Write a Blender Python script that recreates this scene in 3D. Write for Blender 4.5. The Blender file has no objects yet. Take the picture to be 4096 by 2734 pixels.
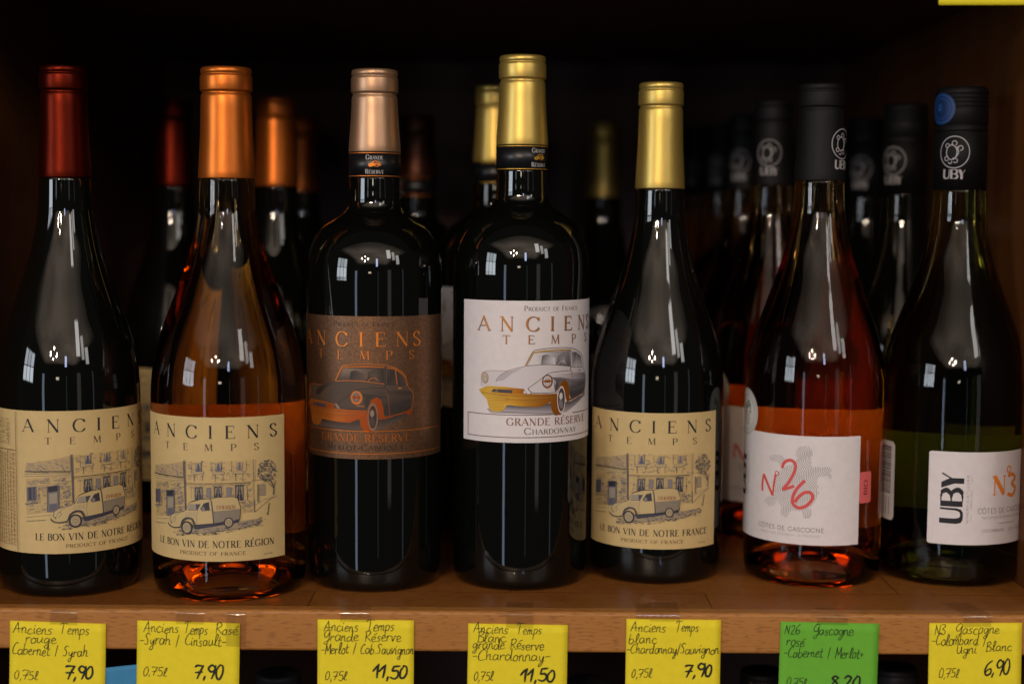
import bpy, math, random
from mathutils import Vector, Matrix
from mathutils.geometry import tessellate_polygon

# ---------------------------------------------------------------- scene, camera, light
SC = bpy.context.scene
COL = SC.collection
R_ = math.radians
CAM = Vector((0.0, -0.755, 0.2008))
PITCH, ROLL, FPX = 4.69, 0.40, 6016.0           # FPX: focal length in pixels of the 4096 px wide photograph
CM = Matrix.Rotation(R_(90 - PITCH), 3, 'X') @ Matrix.Rotation(R_(ROLL), 3, 'Z')
cam_d = bpy.data.cameras.new('camera')
cam_o = bpy.data.objects.new('camera', cam_d)
COL.objects.link(cam_o)
cam_o.matrix_world = Matrix.Translation(CAM) @ CM.to_4x4()
cam_d.sensor_width = 36.0
cam_d.lens = FPX / 4096 * 36.0
cam_d.clip_start, cam_d.clip_end = 0.02, 50
cam_d.dof.use_dof = True
cam_d.dof.focus_distance = 0.80
cam_d.dof.aperture_fstop = 3.8
SC.camera = cam_o

world = bpy.data.worlds.new('World'); SC.world = world; world.use_nodes = True
world.node_tree.nodes['Background'].inputs[0].default_value = (0.9, 0.85, 0.8, 1)
world.node_tree.nodes['Background'].inputs[1].default_value = 0.035


def area(name, loc, target, sx, sy, radiance, color, spread=180):
    d = bpy.data.lights.new(name, 'AREA'); d.shape = 'RECTANGLE'; d.size = sx; d.size_y = sy
    d.energy = radiance * math.pi * sx * sy; d.color = color; d.spread = R_(spread)
    o = bpy.data.objects.new(name, d); COL.objects.link(o); o.location = loc
    o.rotation_euler = (Vector(target) - Vector(loc)).to_track_quat('-Z', 'Y').to_euler()
    return o


T0 = (0, 0.05, 0.15)
# the shop behind the camera: pale ceiling lit by daylight, a window, a glazed door, a tube, a chandelier
cl = area('ceiling_light', (0.1, -3.45, 1.6), (0.1, -3.45, 0), 5.4, 4.6, 1.0, (1.0, 0.79, 0.61)).data
cl.use_nodes = True; nt = cl.node_tree; em = nt.nodes['Emission']      # unevenly lit plaster, fading towards the walls
ge = nt.nodes.new('ShaderNodeNewGeometry'); sp = nt.nodes.new('ShaderNodeSeparateXYZ'); nt.links.new(ge.outputs['Parametric'], sp.inputs[0])
nz = nt.nodes.new('ShaderNodeTexNoise'); nz.inputs['Scale'].default_value = 3.0; nz.inputs['Detail'].default_value = 3
nt.links.new(ge.outputs['Parametric'], nz.inputs['Vector'])


def fade(sock, lo0, lo1, o0, o1):
    n = nt.nodes.new('ShaderNodeMapRange'); n.interpolation_type = 'SMOOTHSTEP'
    for i, v in enumerate((lo0, lo1, o0, o1)):
        n.inputs[i + 1].default_value = v
    nt.links.new(sock, n.inputs[0]); return n.outputs[0]


prod = fade(nz.outputs[0], 0.3, 0.7, 0.75, 1.5)
for o in (fade(sp.outputs[0], 0.0, 0.16, 0.2, 1), fade(sp.outputs[0], 1.0, 0.84, 0.2, 1), fade(sp.outputs[1], 0.0, 0.22, 0.25, 1), fade(sp.outputs[1], 1.0, 0.78, 0.25, 1)):
    mu = nt.nodes.new('ShaderNodeMath'); mu.operation = 'MULTIPLY'; nt.links.new(prod, mu.inputs[0]); nt.links.new(o, mu.inputs[1]); prod = mu.outputs[0]
nt.links.new(prod, em.inputs['Strength'])
for i in range(3):                                       # window of six panes on the left
    for j in range(2):
        L = (10.0, 7.5, 11.0, 6.5, 11.5, 8.5)[i * 2 + j]
        area('window_light', (-2.72 + 0.22 * (i - 1), -2.0 - 0.28 * (i - 1), 0.46 + 0.44 * j), (0, 0.05, 0.3), 0.31, 0.40, L, (0.84, 0.92, 1.0))
area('door_light', (-1.62, -3.1, -0.30), (0, 0.05, -0.30), 0.22, 1.7, 3.0, (0.62, 0.78, 1.0))
area('tube_light', (0.34, -2.6, 0.88), T0, 0.15, 0.34, 17.0, (0.58, 0.66, 1.0))
area('far_lamp_light', (-0.30, -4.2, 0.52), T0, 0.34, 0.08, 13.0, (1.0, 0.84, 0.62))
for k, (x, z, w, L) in enumerate(((0.98, 1.18, 0.26, 8.0), (1.27, 1.04, 0.18, 5.0), (1.52, 0.86, 0.22, 6.0))):
    area('white_banner_light', (x, -1.75 + 0.12 * k, z), T0, w, 0.62 - 0.13 * k, L, (1.0, 0.97, 0.93))
for x, y, w, h, L, c in ((1.45, -2.6, 0.32, 1.1, 0.50, (1.0, 0.9, 0.84)), (0.62, -3.6, 0.10, 1.5, 0.32, (0.6, 1.0, 0.8)), (2.3, -1.7, 0.10, 1.7, 0.55, (0.7, 0.8, 1.0))):
    area('aisle_light', (x, y, 0.55 - h / 2), (0, 0.05, 0.55 - h / 2), w, h, L, c)
for k in range(6):
    a = k * math.pi / 3 + 0.3
    d = bpy.data.lights.new('chandelier_bulb', 'POINT'); d.shadow_soft_size = 0.026
    d.energy = 15.5; d.color = (1.0, 0.80, 0.60)
    o = bpy.data.objects.new('chandelier_bulb', d); COL.objects.link(o)
    o.location = (-0.60 + 0.27 * math.cos(a), -2.45 + 0.27 * math.sin(a), 0.98 + 0.05 * (k % 2))

SC.render.engine = 'CYCLES'
SC.cycles.use_denoising = True
SC.cycles.max_bounces = 14; SC.cycles.transmission_bounces = 12; SC.cycles.transparent_max_bounces = 12
SC.cycles.caustics_refractive = True; SC.cycles.caustics_reflective = False
SC.cycles.sample_clamp_indirect = 6.0
SC.view_settings.view_transform = 'Standard'; SC.view_settings.look = 'None'
SC.view_settings.gamma = 1.0; SC.view_settings.exposure = 0.0

rng = random.Random(4)


# ---------------------------------------------------------------- pixel -> place (4096 x 2734 px photograph)
def ray(U, V):
    return (CM @ Vector(((U - 2048) / FPX, -(V - 1367) / FPX, -1.0)))


def on_shelf(U, V, z=0.0):
    d = ray(U, V); return CAM + d * ((z - CAM.z) / d.z)


def on_front(U, V, y=0.0):
    d = ray(U, V); return CAM + d * ((y - CAM.y) / d.y)


# ---------------------------------------------------------------- materials
def lin(c):
    return tuple((x / 12.92 if x <= 0.04045 else ((x + 0.055) / 1.055) ** 2.4) for x in (v / 255 for v in c))


def mat(name, color=(0.5, 0.5, 0.5), rough=0.5, metal=0.0, **kw):
    m = bpy.data.materials.new(name); m.use_nodes = True
    b = m.node_tree.nodes['Principled BSDF']
    b.inputs['Base Color'].default_value = (*color, 1); b.inputs['Roughness'].default_value = rough
    b.inputs['Metallic'].default_value = metal
    for k, v in kw.items():
        b.inputs[k.replace('_', ' ')].default_value = v
    return m


def noise_bump(m, scale, strength, dist=0.001, detail=4, stretch=None):
    nt = m.node_tree; b = nt.nodes['Principled BSDF']
    tc = nt.nodes.new('ShaderNodeTexCoord'); n = nt.nodes.new('ShaderNodeTexNoise')
    n.inputs['Scale'].default_value = scale; n.inputs['Detail'].default_value = detail
    if stretch:
        mp = nt.nodes.new('ShaderNodeMapping'); mp.inputs['Scale'].default_value = stretch
        nt.links.new(tc.outputs['Object'], mp.inputs[0]); nt.links.new(mp.outputs[0], n.inputs['Vector'])
    else:
        nt.links.new(tc.outputs['Object'], n.inputs['Vector'])
    bp = nt.nodes.new('ShaderNodeBump'); bp.inputs['Strength'].default_value = strength
    bp.inputs['Distance'].default_value = dist
    nt.links.new(n.outputs[0], bp.inputs['Height']); nt.links.new(bp.outputs[0], b.inputs['Normal'])
    return n


def colour_noise(m, c0, c1, scale, lo=0.35, hi=0.65, stretch=(1, 1, 1), detail=4, rough=None):
    nt = m.node_tree; b = nt.nodes['Principled BSDF']
    tc = nt.nodes.new('ShaderNodeTexCoord'); mp = nt.nodes.new('ShaderNodeMapping')
    mp.inputs['Scale'].default_value = stretch
    n = nt.nodes.new('ShaderNodeTexNoise'); n.inputs['Scale'].default_value = scale; n.inputs['Detail'].default_value = detail
    r = nt.nodes.new('ShaderNodeValToRGB'); r.color_ramp.elements[0].position = lo; r.color_ramp.elements[1].position = hi
    r.color_ramp.elements[0].color = (*c0, 1); r.color_ramp.elements[1].color = (*c1, 1)
    nt.links.new(tc.outputs['Object'], mp.inputs[0]); nt.links.new(mp.outputs[0], n.inputs['Vector'])
    nt.links.new(n.outputs[0], r.inputs[0]); nt.links.new(r.outputs[0], b.inputs['Base Color'])
    if rough:
        mr = nt.nodes.new('ShaderNodeMapRange'); mr.inputs[3].default_value = rough[0]; mr.inputs[4].default_value = rough[1]
        nt.links.new(n.outputs[0], mr.inputs[0]); nt.links.new(mr.outputs[0], b.inputs['Roughness'])
    return r


def wood(name, cA, cB, cPore, staves=False, rough=0.42, grain_axis=0):
    """beech: fine dashes of darker rays along the grain, soft tone changes; staves adds the glued blocks of the board"""
    m = mat(name, cA, rough); nt = m.node_tree; b = nt.nodes['Principled BSDF']; L = nt.links.new
    tc = nt.nodes.new('ShaderNodeTexCoord')

    def noise(scale, stretch, detail=3):
        mp = nt.nodes.new('ShaderNodeMapping'); mp.inputs['Scale'].default_value = stretch
        n = nt.nodes.new('ShaderNodeTexNoise'); n.inputs['Scale'].default_value = scale; n.inputs['Detail'].default_value = detail
        L(tc.outputs['Object'], mp.inputs[0]); L(mp.outputs[0], n.inputs['Vector']); return n
    s = [1, 1, 1]; s[grain_axis] = 0.12
    n1 = noise(28, tuple(s)); s[grain_axis] = 0.16; n2 = noise(1000, tuple(s), 2)
    mix = nt.nodes.new('ShaderNodeMix'); mix.data_type = 'RGBA'
    mr0 = nt.nodes.new('ShaderNodeMapRange'); mr0.inputs[1].default_value = 0.3; mr0.inputs[2].default_value = 0.7
    L(n1.outputs[0], mr0.inputs[0]); L(mr0.outputs[0], mix.inputs[0])
    mix.inputs[6].default_value = (*cA, 1); mix.inputs[7].default_value = (*cB, 1)
    mr = nt.nodes.new('ShaderNodeMapRange'); mr.inputs[1].default_value = 0.53; mr.inputs[2].default_value = 0.66
    mr.inputs[4].default_value = 0.6
    L(n2.outputs[0], mr.inputs[0])
    mix2 = nt.nodes.new('ShaderNodeMix'); mix2.data_type = 'RGBA'
    L(mr.outputs[0], mix2.inputs[0]); L(mix.outputs[2], mix2.inputs[6]); mix2.inputs[7].default_value = (*cPore, 1)
    out = mix2.outputs[2]
    if staves:
        br = nt.nodes.new('ShaderNodeTexBrick'); br.inputs['Scale'].default_value = 1.0
        br.inputs['Brick Width'].default_value = 0.21; br.inputs['Row Height'].default_value = 0.043
        br.inputs['Mortar Size'].default_value = 0.0004; br.inputs['Bias'].default_value = 0.0
        br.inputs['Color1'].default_value = (1.12, 1.08, 1.0, 1); br.inputs['Color2'].default_value = (0.52, 0.46, 0.40, 1)
        br.inputs['Mortar'].default_value = (0.4, 0.35, 0.3, 1)
        L(tc.outputs['Object'], br.inputs['Vector'])
        mm = nt.nodes.new('ShaderNodeMix'); mm.data_type = 'RGBA'; mm.blend_type = 'MULTIPLY'; mm.inputs[0].default_value = 1
        L(out, mm.inputs[6]); L(br.outputs[0], mm.inputs[7]); out = mm.outputs[2]
    L(out, b.inputs['Base Color'])
    n3 = noise(45, (1, 1, 1), 5)
    mr2 = nt.nodes.new('ShaderNodeMapRange'); mr2.inputs[3].default_value = rough - 0.12; mr2.inputs[4].default_value = rough + 0.15
    L(n3.outputs[0], mr2.inputs[0]); L(mr2.outputs[0], b.inputs['Roughness'])
    bp = nt.nodes.new('ShaderNodeBump'); bp.inputs['Strength'].default_value = 0.25; bp.inputs['Distance'].default_value = 0.0003
    L(n2.outputs[0], bp.inputs['Height']); L(bp.outputs[0], b.inputs['Normal'])
    return m


M = {}
M['board'] = wood('beech_board', (0.33, 0.128, 0.027), (0.235, 0.085, 0.017), (0.10, 0.028, 0.006), True, 0.36)
M['edging'] = wood('beech_edging', (0.45, 0.19, 0.042), (0.38, 0.15, 0.031), (0.19, 0.066, 0.013), False, 0.5)
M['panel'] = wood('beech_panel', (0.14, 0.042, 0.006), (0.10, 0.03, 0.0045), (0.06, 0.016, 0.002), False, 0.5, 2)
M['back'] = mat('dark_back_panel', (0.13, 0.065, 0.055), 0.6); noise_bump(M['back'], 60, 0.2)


def glass(name, sig, ior=1.42):
    m = mat(name, (1, 1, 1), 0.0, 0.0, Transmission_Weight=1.0, IOR=ior)
    nt = m.node_tree; v = nt.nodes.new('ShaderNodeVolumeAbsorption')
    k = max(sig) * 1.1
    v.inputs['Density'].default_value = k; v.inputs['Color'].default_value = tuple(1 - s / k for s in sig) + (1,)
    nt.links.new(v.outputs[0], nt.nodes['Material Output'].inputs['Volume'])
    return m


M['rose'] = glass('rose_wine_glass', (5.0, 15.5, 44))
M['rose_deep'] = glass('deep_rose_wine_glass', (4.2, 17.5, 48))
M['olive'] = glass('olive_wine_glass', (21, 20, 80))
M['dark'] = mat('black_green_glass', (0.0025, 0.0028, 0.0022), 0.025, 0, IOR=1.52)
noise_bump(M['dark'], 55, 0.05, 0.0006, 1)


def foil(name, c0, c1, metal, rough, bump=0.25):
    m = mat(name, c0, rough, metal); colour_noise(m, c0, c1, 90, stretch=(1, 1, 0.25)); noise_bump(m, 260, bump, 0.0004, 3, (1, 1, 0.35))
    return m


M['cap_red'] = foil('red_foil', (0.10, 0.007, 0.0014), (0.085, 0.006, 0.0011), 0.93, 0.37)
M['cap_orange'] = foil('orange_copper_foil', (0.62, 0.16, 0.022), (0.56, 0.14, 0.018), 0.80, 0.37)
M['cap_copper'] = foil('pink_copper_foil', (0.54, 0.32, 0.19), (0.48, 0.28, 0.165), 0.78, 0.40)
M['cap_gold'] = foil('gold_foil', (0.66, 0.46, 0.12), (0.6, 0.42, 0.105), 0.78, 0.40)
M['cap_copper_shaded'] = foil('shaded_copper_foil', (0.09, 0.026, 0.010), (0.07, 0.02, 0.008), 0.7, 0.4)  # copper foil of the rear bottle, the shade it stands in mixed into its colour
M['cap_black'] = foil('black_foil', (0.0045, 0.0045, 0.005), (0.0035, 0.0035, 0.004), 0.0, 0.6)
M['cap_black'].node_tree.nodes['Principled BSDF'].inputs['Specular IOR Level'].default_value = 0.25
M['cap_grey'] = foil('dark_grey_foil', (0.03, 0.03, 0.035), (0.025, 0.025, 0.03), 0.2, 0.5)
M['band'] = mat('black_band_paper', (0.007, 0.007, 0.009), 0.35)


def paper(name, c, rough=0.7):
    m = mat(name, c, rough); c2 = tuple(x * 0.93 for x in c)
    colour_noise(m, c2, c, 220, 0.3, 0.7, detail=6); noise_bump(m, 1500, 0.12, 0.0001, 2); return m


M['cream'] = paper('cream_paper', (0.62, 0.455, 0.205))
M['white'] = paper('white_paper', (0.76, 0.705, 0.725))
M['bronze'] = mat('bronze_paper', (0.19, 0.105, 0.062), 0.45, 0.8)
colour_noise(M['bronze'], (0.17, 0.085, 0.046), (0.25, 0.13, 0.07), 900, detail=2)
M['pink'] = paper('coral_paper', (0.75, 0.13, 0.13))
M['greypaper'] = paper('grey_paper', (0.42, 0.41, 0.42))
M['yellow'] = paper('yellow_paper', (0.86, 0.70, 0.016), 0.75)
M['green'] = paper('green_paper', (0.14, 0.46, 0.03), 0.75)
M['blue'] = paper('blue_paper', (0.04, 0.23, 0.46), 0.75)
M['sticker'] = paper('blue_sticker', (0.012, 0.075, 0.26), 0.4)


def attr_mat(name, rough, metal):
    m = mat(name, (0, 0, 0), rough, metal); nt = m.node_tree
    a = nt.nodes.new('ShaderNodeAttribute'); a.attribute_name = 'Col'
    nt.links.new(a.outputs['Color'], nt.nodes['Principled BSDF'].inputs['Base Color']); return m


M['ink'] = attr_mat('printing_ink', 0.55, 0.0)
M['gilt'] = attr_mat('gilt_print', 0.42, 0.6)
t = bpy.data.materials.new('clear_tape'); t.use_nodes = True; nt = t.node_tree; nt.nodes.clear()
o_ = nt.nodes.new('ShaderNodeOutputMaterial'); mx = nt.nodes.new('ShaderNodeMixShader'); tr = nt.nodes.new('ShaderNodeBsdfTransparent')
gl = nt.nodes.new('ShaderNodeBsdfGlossy'); gl.inputs['Roughness'].default_value = 0.09; tr.inputs[0].default_value = (0.93, 0.92, 0.9, 1)
fr = nt.nodes.new('ShaderNodeFresnel'); fr.inputs[0].default_value = 1.55
mx.inputs[0].default_value = 0.10; nt.links.new(tr.outputs[0], mx.inputs[1]); nt.links.new(gl.outputs[0], mx.inputs[2]); nt.links.new(mx.outputs[0], o_.inputs[0])
M['tape'] = t


# ---------------------------------------------------------------- object helpers
def mesh_obj(name, verts, faces, material, parent=None, smooth=False):
    me = bpy.data.meshes.new(name); me.from_pydata(verts, [], faces); me.materials.append(material)
    if smooth:
        me.polygons.foreach_set('use_smooth', [True] * len(me.polygons))
    me.update()
    o = bpy.data.objects.new(name, me); COL.objects.link(o)
    if parent:
        o.parent = parent
    return o


def thing(name, label, cat, loc=(0, 0, 0), rotz=0.0, group=None):
    o = bpy.data.objects.new(name, None); COL.objects.link(o); o.empty_display_size = 0.02
    o.location = loc; o.rotation_euler = (0, 0, rotz); o['label'] = label; o['category'] = cat
    if group:
        o['group'] = group
    return o


def box(name, x0, x1, y0, y1, z0, z1, material, parent=None, bevel=0.0):
    v = [(x, y, z) for x in (x0, x1) for y in (y0, y1) for z in (z0, z1)]
    f = [(0, 1, 3, 2), (4, 6, 7, 5), (0, 4, 5, 1), (2, 3, 7, 6), (0, 2, 6, 4), (1, 5, 7, 3)]
    o = mesh_obj(name, v, f, material, parent)
    if bevel:
        b = o.modifiers.new('bevel', 'BEVEL'); b.width = bevel; b.segments = 3
    return o


def catmull(pts, n=6, closed=False):
    P = [tuple(map(float, p)) for p in pts]; out = []; N = len(P)
    for i in range(N if closed else N - 1):
        if closed:
            p0, p1, p2, p3 = P[i - 1], P[i], P[(i + 1) % N], P[(i + 2) % N]
        else:
            p0, p1, p2, p3 = P[max(i - 1, 0)], P[i], P[i + 1], P[min(i + 2, N - 1)]
        for k in range(n):
            t = k / n
            out.append(tuple(0.5 * (2 * b + (c - a) * t + (2 * a - 5 * b + 4 * c - d) * t * t + (3 * b - a - 3 * c + d) * t ** 3)
                             for a, b, c, d in zip(p0, p1, p2, p3)))
    if not closed:
        out.append(P[-1])
    return out


def lathe(name, prof, material, parent, seg=96, ang=None):
    verts, faces = [], []
    rings = []
    for r, z in prof:
        if r < 1e-6:
            rings.append([len(verts)]); verts.append((0, 0, z))
        else:
            rings.append(list(range(len(verts), len(verts) + seg)))
            verts += [(r * math.sin(2 * math.pi * k / seg), -r * math.cos(2 * math.pi * k / seg), z) for k in range(seg)]
    for a, b in zip(rings, rings[1:]):
        for k in range(seg):
            k2 = (k + 1) % seg
            if len(a) == 1 and len(b) == 1:
                continue
            if len(a) == 1:
                faces.append((a[0], b[k], b[k2]))
            elif len(b) == 1:
                faces.append((a[k2], a[k], b[0]))
            else:
                faces.append((a[k2], a[k], b[k], b[k2]))
    return mesh_obj(name, verts, faces, material, parent, True)


# ---------------------------------------------------------------- flat print: shapes in millimetres, wrapped onto a surface
GRID = 1.5


class Art:
    """triangles in label millimetres, each vertex with a linear colour; later shapes lie on top of earlier ones"""

    def __init__(self):
        self.tris = {'ink': [], 'gilt': []}; self.n = 0

    def poly(self, pts, col, kind='ink'):
        self.n += 1
        cols = col if isinstance(col, list) else [col] * len(pts)
        v3 = [Vector((p[0], p[1], 0)) for p in pts]
        for tri in tessellate_polygon([v3]):
            self.tris[kind].append(([(pts[i][0], pts[i][1], *lin(cols[i])) for i in tri], self.n))

    def quads(self, L, Rr, col, kind):
        for i in range(len(L) - 1):
            q = [L[i], L[i + 1], Rr[i + 1], Rr[i]]
            for a, b, c in ((0, 1, 2), (0, 2, 3)):
                self.tris[kind].append(([(*q[a], *lin(col)), (*q[b], *lin(col)), (*q[c], *lin(col))], self.n))

    def line(self, pts, w, col, kind='ink', smooth=0, closed=False):
        """ribbon along pts; w is a number, a list with one width per point or a function of direction"""
        self.n += 1
        if smooth:
            pts = catmull(pts, smooth, closed)
        pts = [tuple(p) for i, p in enumerate(pts) if i == 0 or math.dist(p, pts[i - 1]) > 1e-5]
        if closed:
            pts = pts + [pts[0]]
        N = len(pts)
        if N < 2:
            return
        L, Rr = [], []
        for i, p in enumerate(pts):
            a = pts[i - 1] if i else (pts[-2] if closed else p)
            b = pts[i + 1] if i < N - 1 else (pts[1] if closed else p)
            d1 = (p[0] - a[0], p[1] - a[1]); d2 = (b[0] - p[0], b[1] - p[1])
            l1 = math.hypot(*d1) or 0; l2 = math.hypot(*d2) or 0
            t1 = (d1[0] / l1, d1[1] / l1) if l1 else None; t2 = (d2[0] / l2, d2[1] / l2) if l2 else None
            t1 = t1 or t2; t2 = t2 or t1
            tx, ty = t1[0] + t2[0], t1[1] + t2[1]; tl = math.hypot(tx, ty)
            if tl < 1e-4:
                tx, ty, tl = t1[0], t1[1], 1
            tx, ty = tx / tl, ty / tl
            ww = w(tx, ty) if callable(w) else (w[min(int(i * len(w) / N), len(w) - 1)] if isinstance(w, list) else w)
            c = max(tx * t1[0] + ty * t1[1], 0.5)
            h = ww / 2 / c
            L.append((p[0] - ty * h, p[1] + tx * h)); Rr.append((p[0] + ty * h, p[1] - tx * h))
        self.quads(L, Rr, col, kind)

    def ellipse(self, cx, cy, rx, ry, col, kind='ink', n=28, rot=0.0):
        c, s = math.cos(rot), math.sin(rot)
        self.poly([(cx + rx * math.cos(a) * c - ry * math.sin(a) * s, cy + rx * math.cos(a) * s + ry * math.sin(a) * c)
                   for a in (2 * math.pi * k / n for k in range(n))], col, kind)

    def ring(self, cx, cy, rx, ry, w, col, kind='ink', n=32, a0=0, a1=360):
        closed = a1 - a0 >= 360
        m = n if closed else n + 1
        self.line([(cx + rx * math.cos(R_(a0 + (a1 - a0) * k / n)), cy + ry * math.sin(R_(a0 + (a1 - a0) * k / n))) for k in range(m)],
                  w, col, kind, closed=closed)

    def rect(self, x0, y0, x1, y1, col, kind='ink'):
        self.poly([(x0, y0), (x1, y0), (x1, y1), (x0, y1)], col, kind)

    def build(self, kind, name, parent, fn, base=0.00006, step=0.0000006):
        """fn(u, v, lift) -> local position; u, v in mm, lift in m"""
        V, F, C = [], [], []
        for tri, layer in self.tris[kind]:
            lift = base + layer * step
            u0 = min(p[0] for p in tri); u1 = max(p[0] for p in tri)
            for k in range(math.floor(u0 / GRID), math.floor(u1 / GRID) + 1):
                pl = tri
                for lim, sgn in ((k * GRID, 1), ((k + 1) * GRID, -1)):
                    out = []
                    for i in range(len(pl)):
                        a, b = pl[i - 1], pl[i]
                        da, db = (a[0] - lim) * sgn, (b[0] - lim) * sgn
                        if (da < 0) != (db < 0):
                            t = da / (da - db); out.append(tuple(x + (y - x) * t for x, y in zip(a, b)))
                        if db >= 0:
                            out.append(b)
                    pl = out
                    if len(pl) < 3:
                        break
                if len(pl) >= 3:
                    s = len(V)
                    area2 = sum(pl[i - 1][0] * pl[i][1] - pl[i][0] * pl[i - 1][1] for i in range(len(pl)))
                    if abs(area2) < 1e-9:
                        continue
                    if area2 < 0:
                        pl = pl[::-1]
                    for p in pl:
                        V.append(fn(p[0], p[1], lift)); C.append((p[2], p[3], p[4], 1))
                    F.append(tuple(range(s, s + len(pl))))
        if not F:
            return None
        o = mesh_obj(name, V, F, M[kind], parent)
        a = o.data.color_attributes.new('Col', 'FLOAT_COLOR', 'POINT')
        a.data.foreach_set('color', [x for c in C for x in c])
        return o


# ---------------------------------------------------------------- lettering
# serif capitals: ('l', points, thick K / thin T, serifs at the two ends) and ('c', curve points)
SER = {
    'A': (.9, [('l', [(.03, 0), (.45, 1)], 'T', 'h', ''), ('l', [(.43, 1), (.87, 0)], 'K', '', 'h'), ('l', [(.18, .35), (.68, .35)], 'T', '', '')]),
    'B': (.76, [('l', [(.16, 0), (.16, 1)], 'K', 'h', 'h'), ('c', [(.16, .98), (.45, .98), (.6, .86), (.58, .65), (.42, .54), (.16, .52)]), ('c', [(.16, .52), (.5, .52), (.68, .38), (.65, .12), (.45, .02), (.16, .02)])]),
    'C': (.92, [('c', [(.84, .76), (.7, .93), (.48, 1.0), (.22, .9), (.07, .65), (.06, .38), (.2, .1), (.47, 0), (.7, .06), (.86, .24)]), ('l', [(.84, .98), (.84, .74)], 'T', '', '')]),
    'D': (.95, [('l', [(.16, 0), (.16, 1)], 'K', 'h', 'h'), ('c', [(.16, .98), (.5, .97), (.78, .8), (.87, .5), (.78, .2), (.5, .03), (.16, .02)])]),
    'E': (.78, [('l', [(.18, 0), (.18, 1)], 'K', 'h', 'h'), ('l', [(.18, .98), (.66, .98)], 'T', '', 'v'), ('l', [(.18, .53), (.52, .53)], 'T', '', 'w'), ('l', [(.18, .02), (.72, .02)], 'T', '', 'V')]),
    'F': (.72, [('l', [(.18, 0), (.18, 1)], 'K', 'h', 'h'), ('l', [(.18, .98), (.66, .98)], 'T', '', 'v'), ('l', [(.18, .52), (.52, .52)], 'T', '', 'w')]),
    'G': (.98, [('c', [(.84, .78), (.7, .94), (.48, 1.0), (.22, .9), (.07, .65), (.06, .38), (.2, .1), (.47, 0), (.7, .04), (.84, .14)]), ('l', [(.84, .98), (.84, .76)], 'T', '', ''), ('l', [(.84, .08), (.84, .42)], 'K', '', 'h')]),
    'H': (.95, [('l', [(.17, 0), (.17, 1)], 'K', 'h', 'h'), ('l', [(.78, 0), (.78, 1)], 'K', 'h', 'h'), ('l', [(.17, .52), (.78, .52)], 'T', '', '')]),
    'I': (.4, [('l', [(.2, 0), (.2, 1)], 'K', 'h', 'h')]),
    'L': (.72, [('l', [(.18, 0), (.18, 1)], 'K', 'h', 'h'), ('l', [(.18, .02), (.68, .02)], 'T', '', 'V')]),
    'M': (1.1, [('l', [(.14, 0), (.18, 1)], 'T', 'h', 'h'), ('l', [(.2, 1), (.55, .06)], 'K', '', ''), ('l', [(.55, .06), (.9, 1)], 'T', '', ''), ('l', [(.9, 1), (.95, 0)], 'K', 'h', 'h')]),
    'N': (.98, [('l', [(.16, 0), (.16, 1)], 'T', 'h', ''), ('l', [(.13, 1), (.82, 0)], 'K', 'h', ''), ('l', [(.82, 0), (.82, 1)], 'T', '', 'h')]),
    'O': (1.0, [('c', [(.5, 1), (.22, .9), (.07, .65), (.07, .35), (.22, .1), (.5, 0), (.78, .1), (.93, .35), (.93, .65), (.78, .9), (.5, 1)])]),
    'P': (.75, [('l', [(.17, 0), (.17, 1)], 'K', 'h', 'h'), ('c', [(.17, .98), (.48, .98), (.66, .86), (.66, .62), (.48, .48), (.17, .46)])]),
    'R': (.85, [('l', [(.17, 0), (.17, 1)], 'K', 'h', 'h'), ('c', [(.17, .98), (.48, .98), (.66, .86), (.64, .64), (.46, .53), (.17, .51)]), ('l', [(.4, .52), (.8, 0)], 'K', '', 'h')]),
    'S': (.68, [('c', [(.57, .8), (.46, .96), (.3, 1.0), (.14, .9), (.1, .74), (.2, .6), (.42, .46), (.58, .32), (.56, .12), (.38, 0), (.2, .03), (.08, .2)])]),
    'T': (.86, [('l', [(.43, 0), (.43, 1)], 'K', 'h', ''), ('l', [(.06, .98), (.8, .98)], 'T', 'V', 'v')]),
    'U': (.92, [('c', [(.17, 1), (.17, .4), (.24, .1), (.46, 0), (.68, .1), (.75, .4), (.75, 1)])]),
    'V': (.92, [('l', [(.05, 1), (.46, 0)], 'K', 'h', ''), ('l', [(.46, 0), (.87, 1)], 'T', '', 'h')]),
    'W': (1.3, [('l', [(.05, 1), (.37, 0)], 'K', 'h', ''), ('l', [(.37, 0), (.65, .9)], 'T', '', ''), ('l', [(.65, .9), (.93, 0)], 'K', '', ''), ('l', [(.93, 0), (1.24, 1)], 'T', '', 'h')]),
    'Y': (.86, [('l', [(.05, 1), (.43, .48)], 'K', 'h', ''), ('l', [(.43, .48), (.8, 1)], 'T', '', 'h'), ('l', [(.43, 0), (.43, .48)], 'K', 'h', '')]),
    '-': (.45, [('l', [(.08, .38), (.38, .38)], 'K', '', '')]),
    '.': (.3, [('l', [(.1, .06), (.2, .06)], 'K', '', '')]),
}


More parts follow.
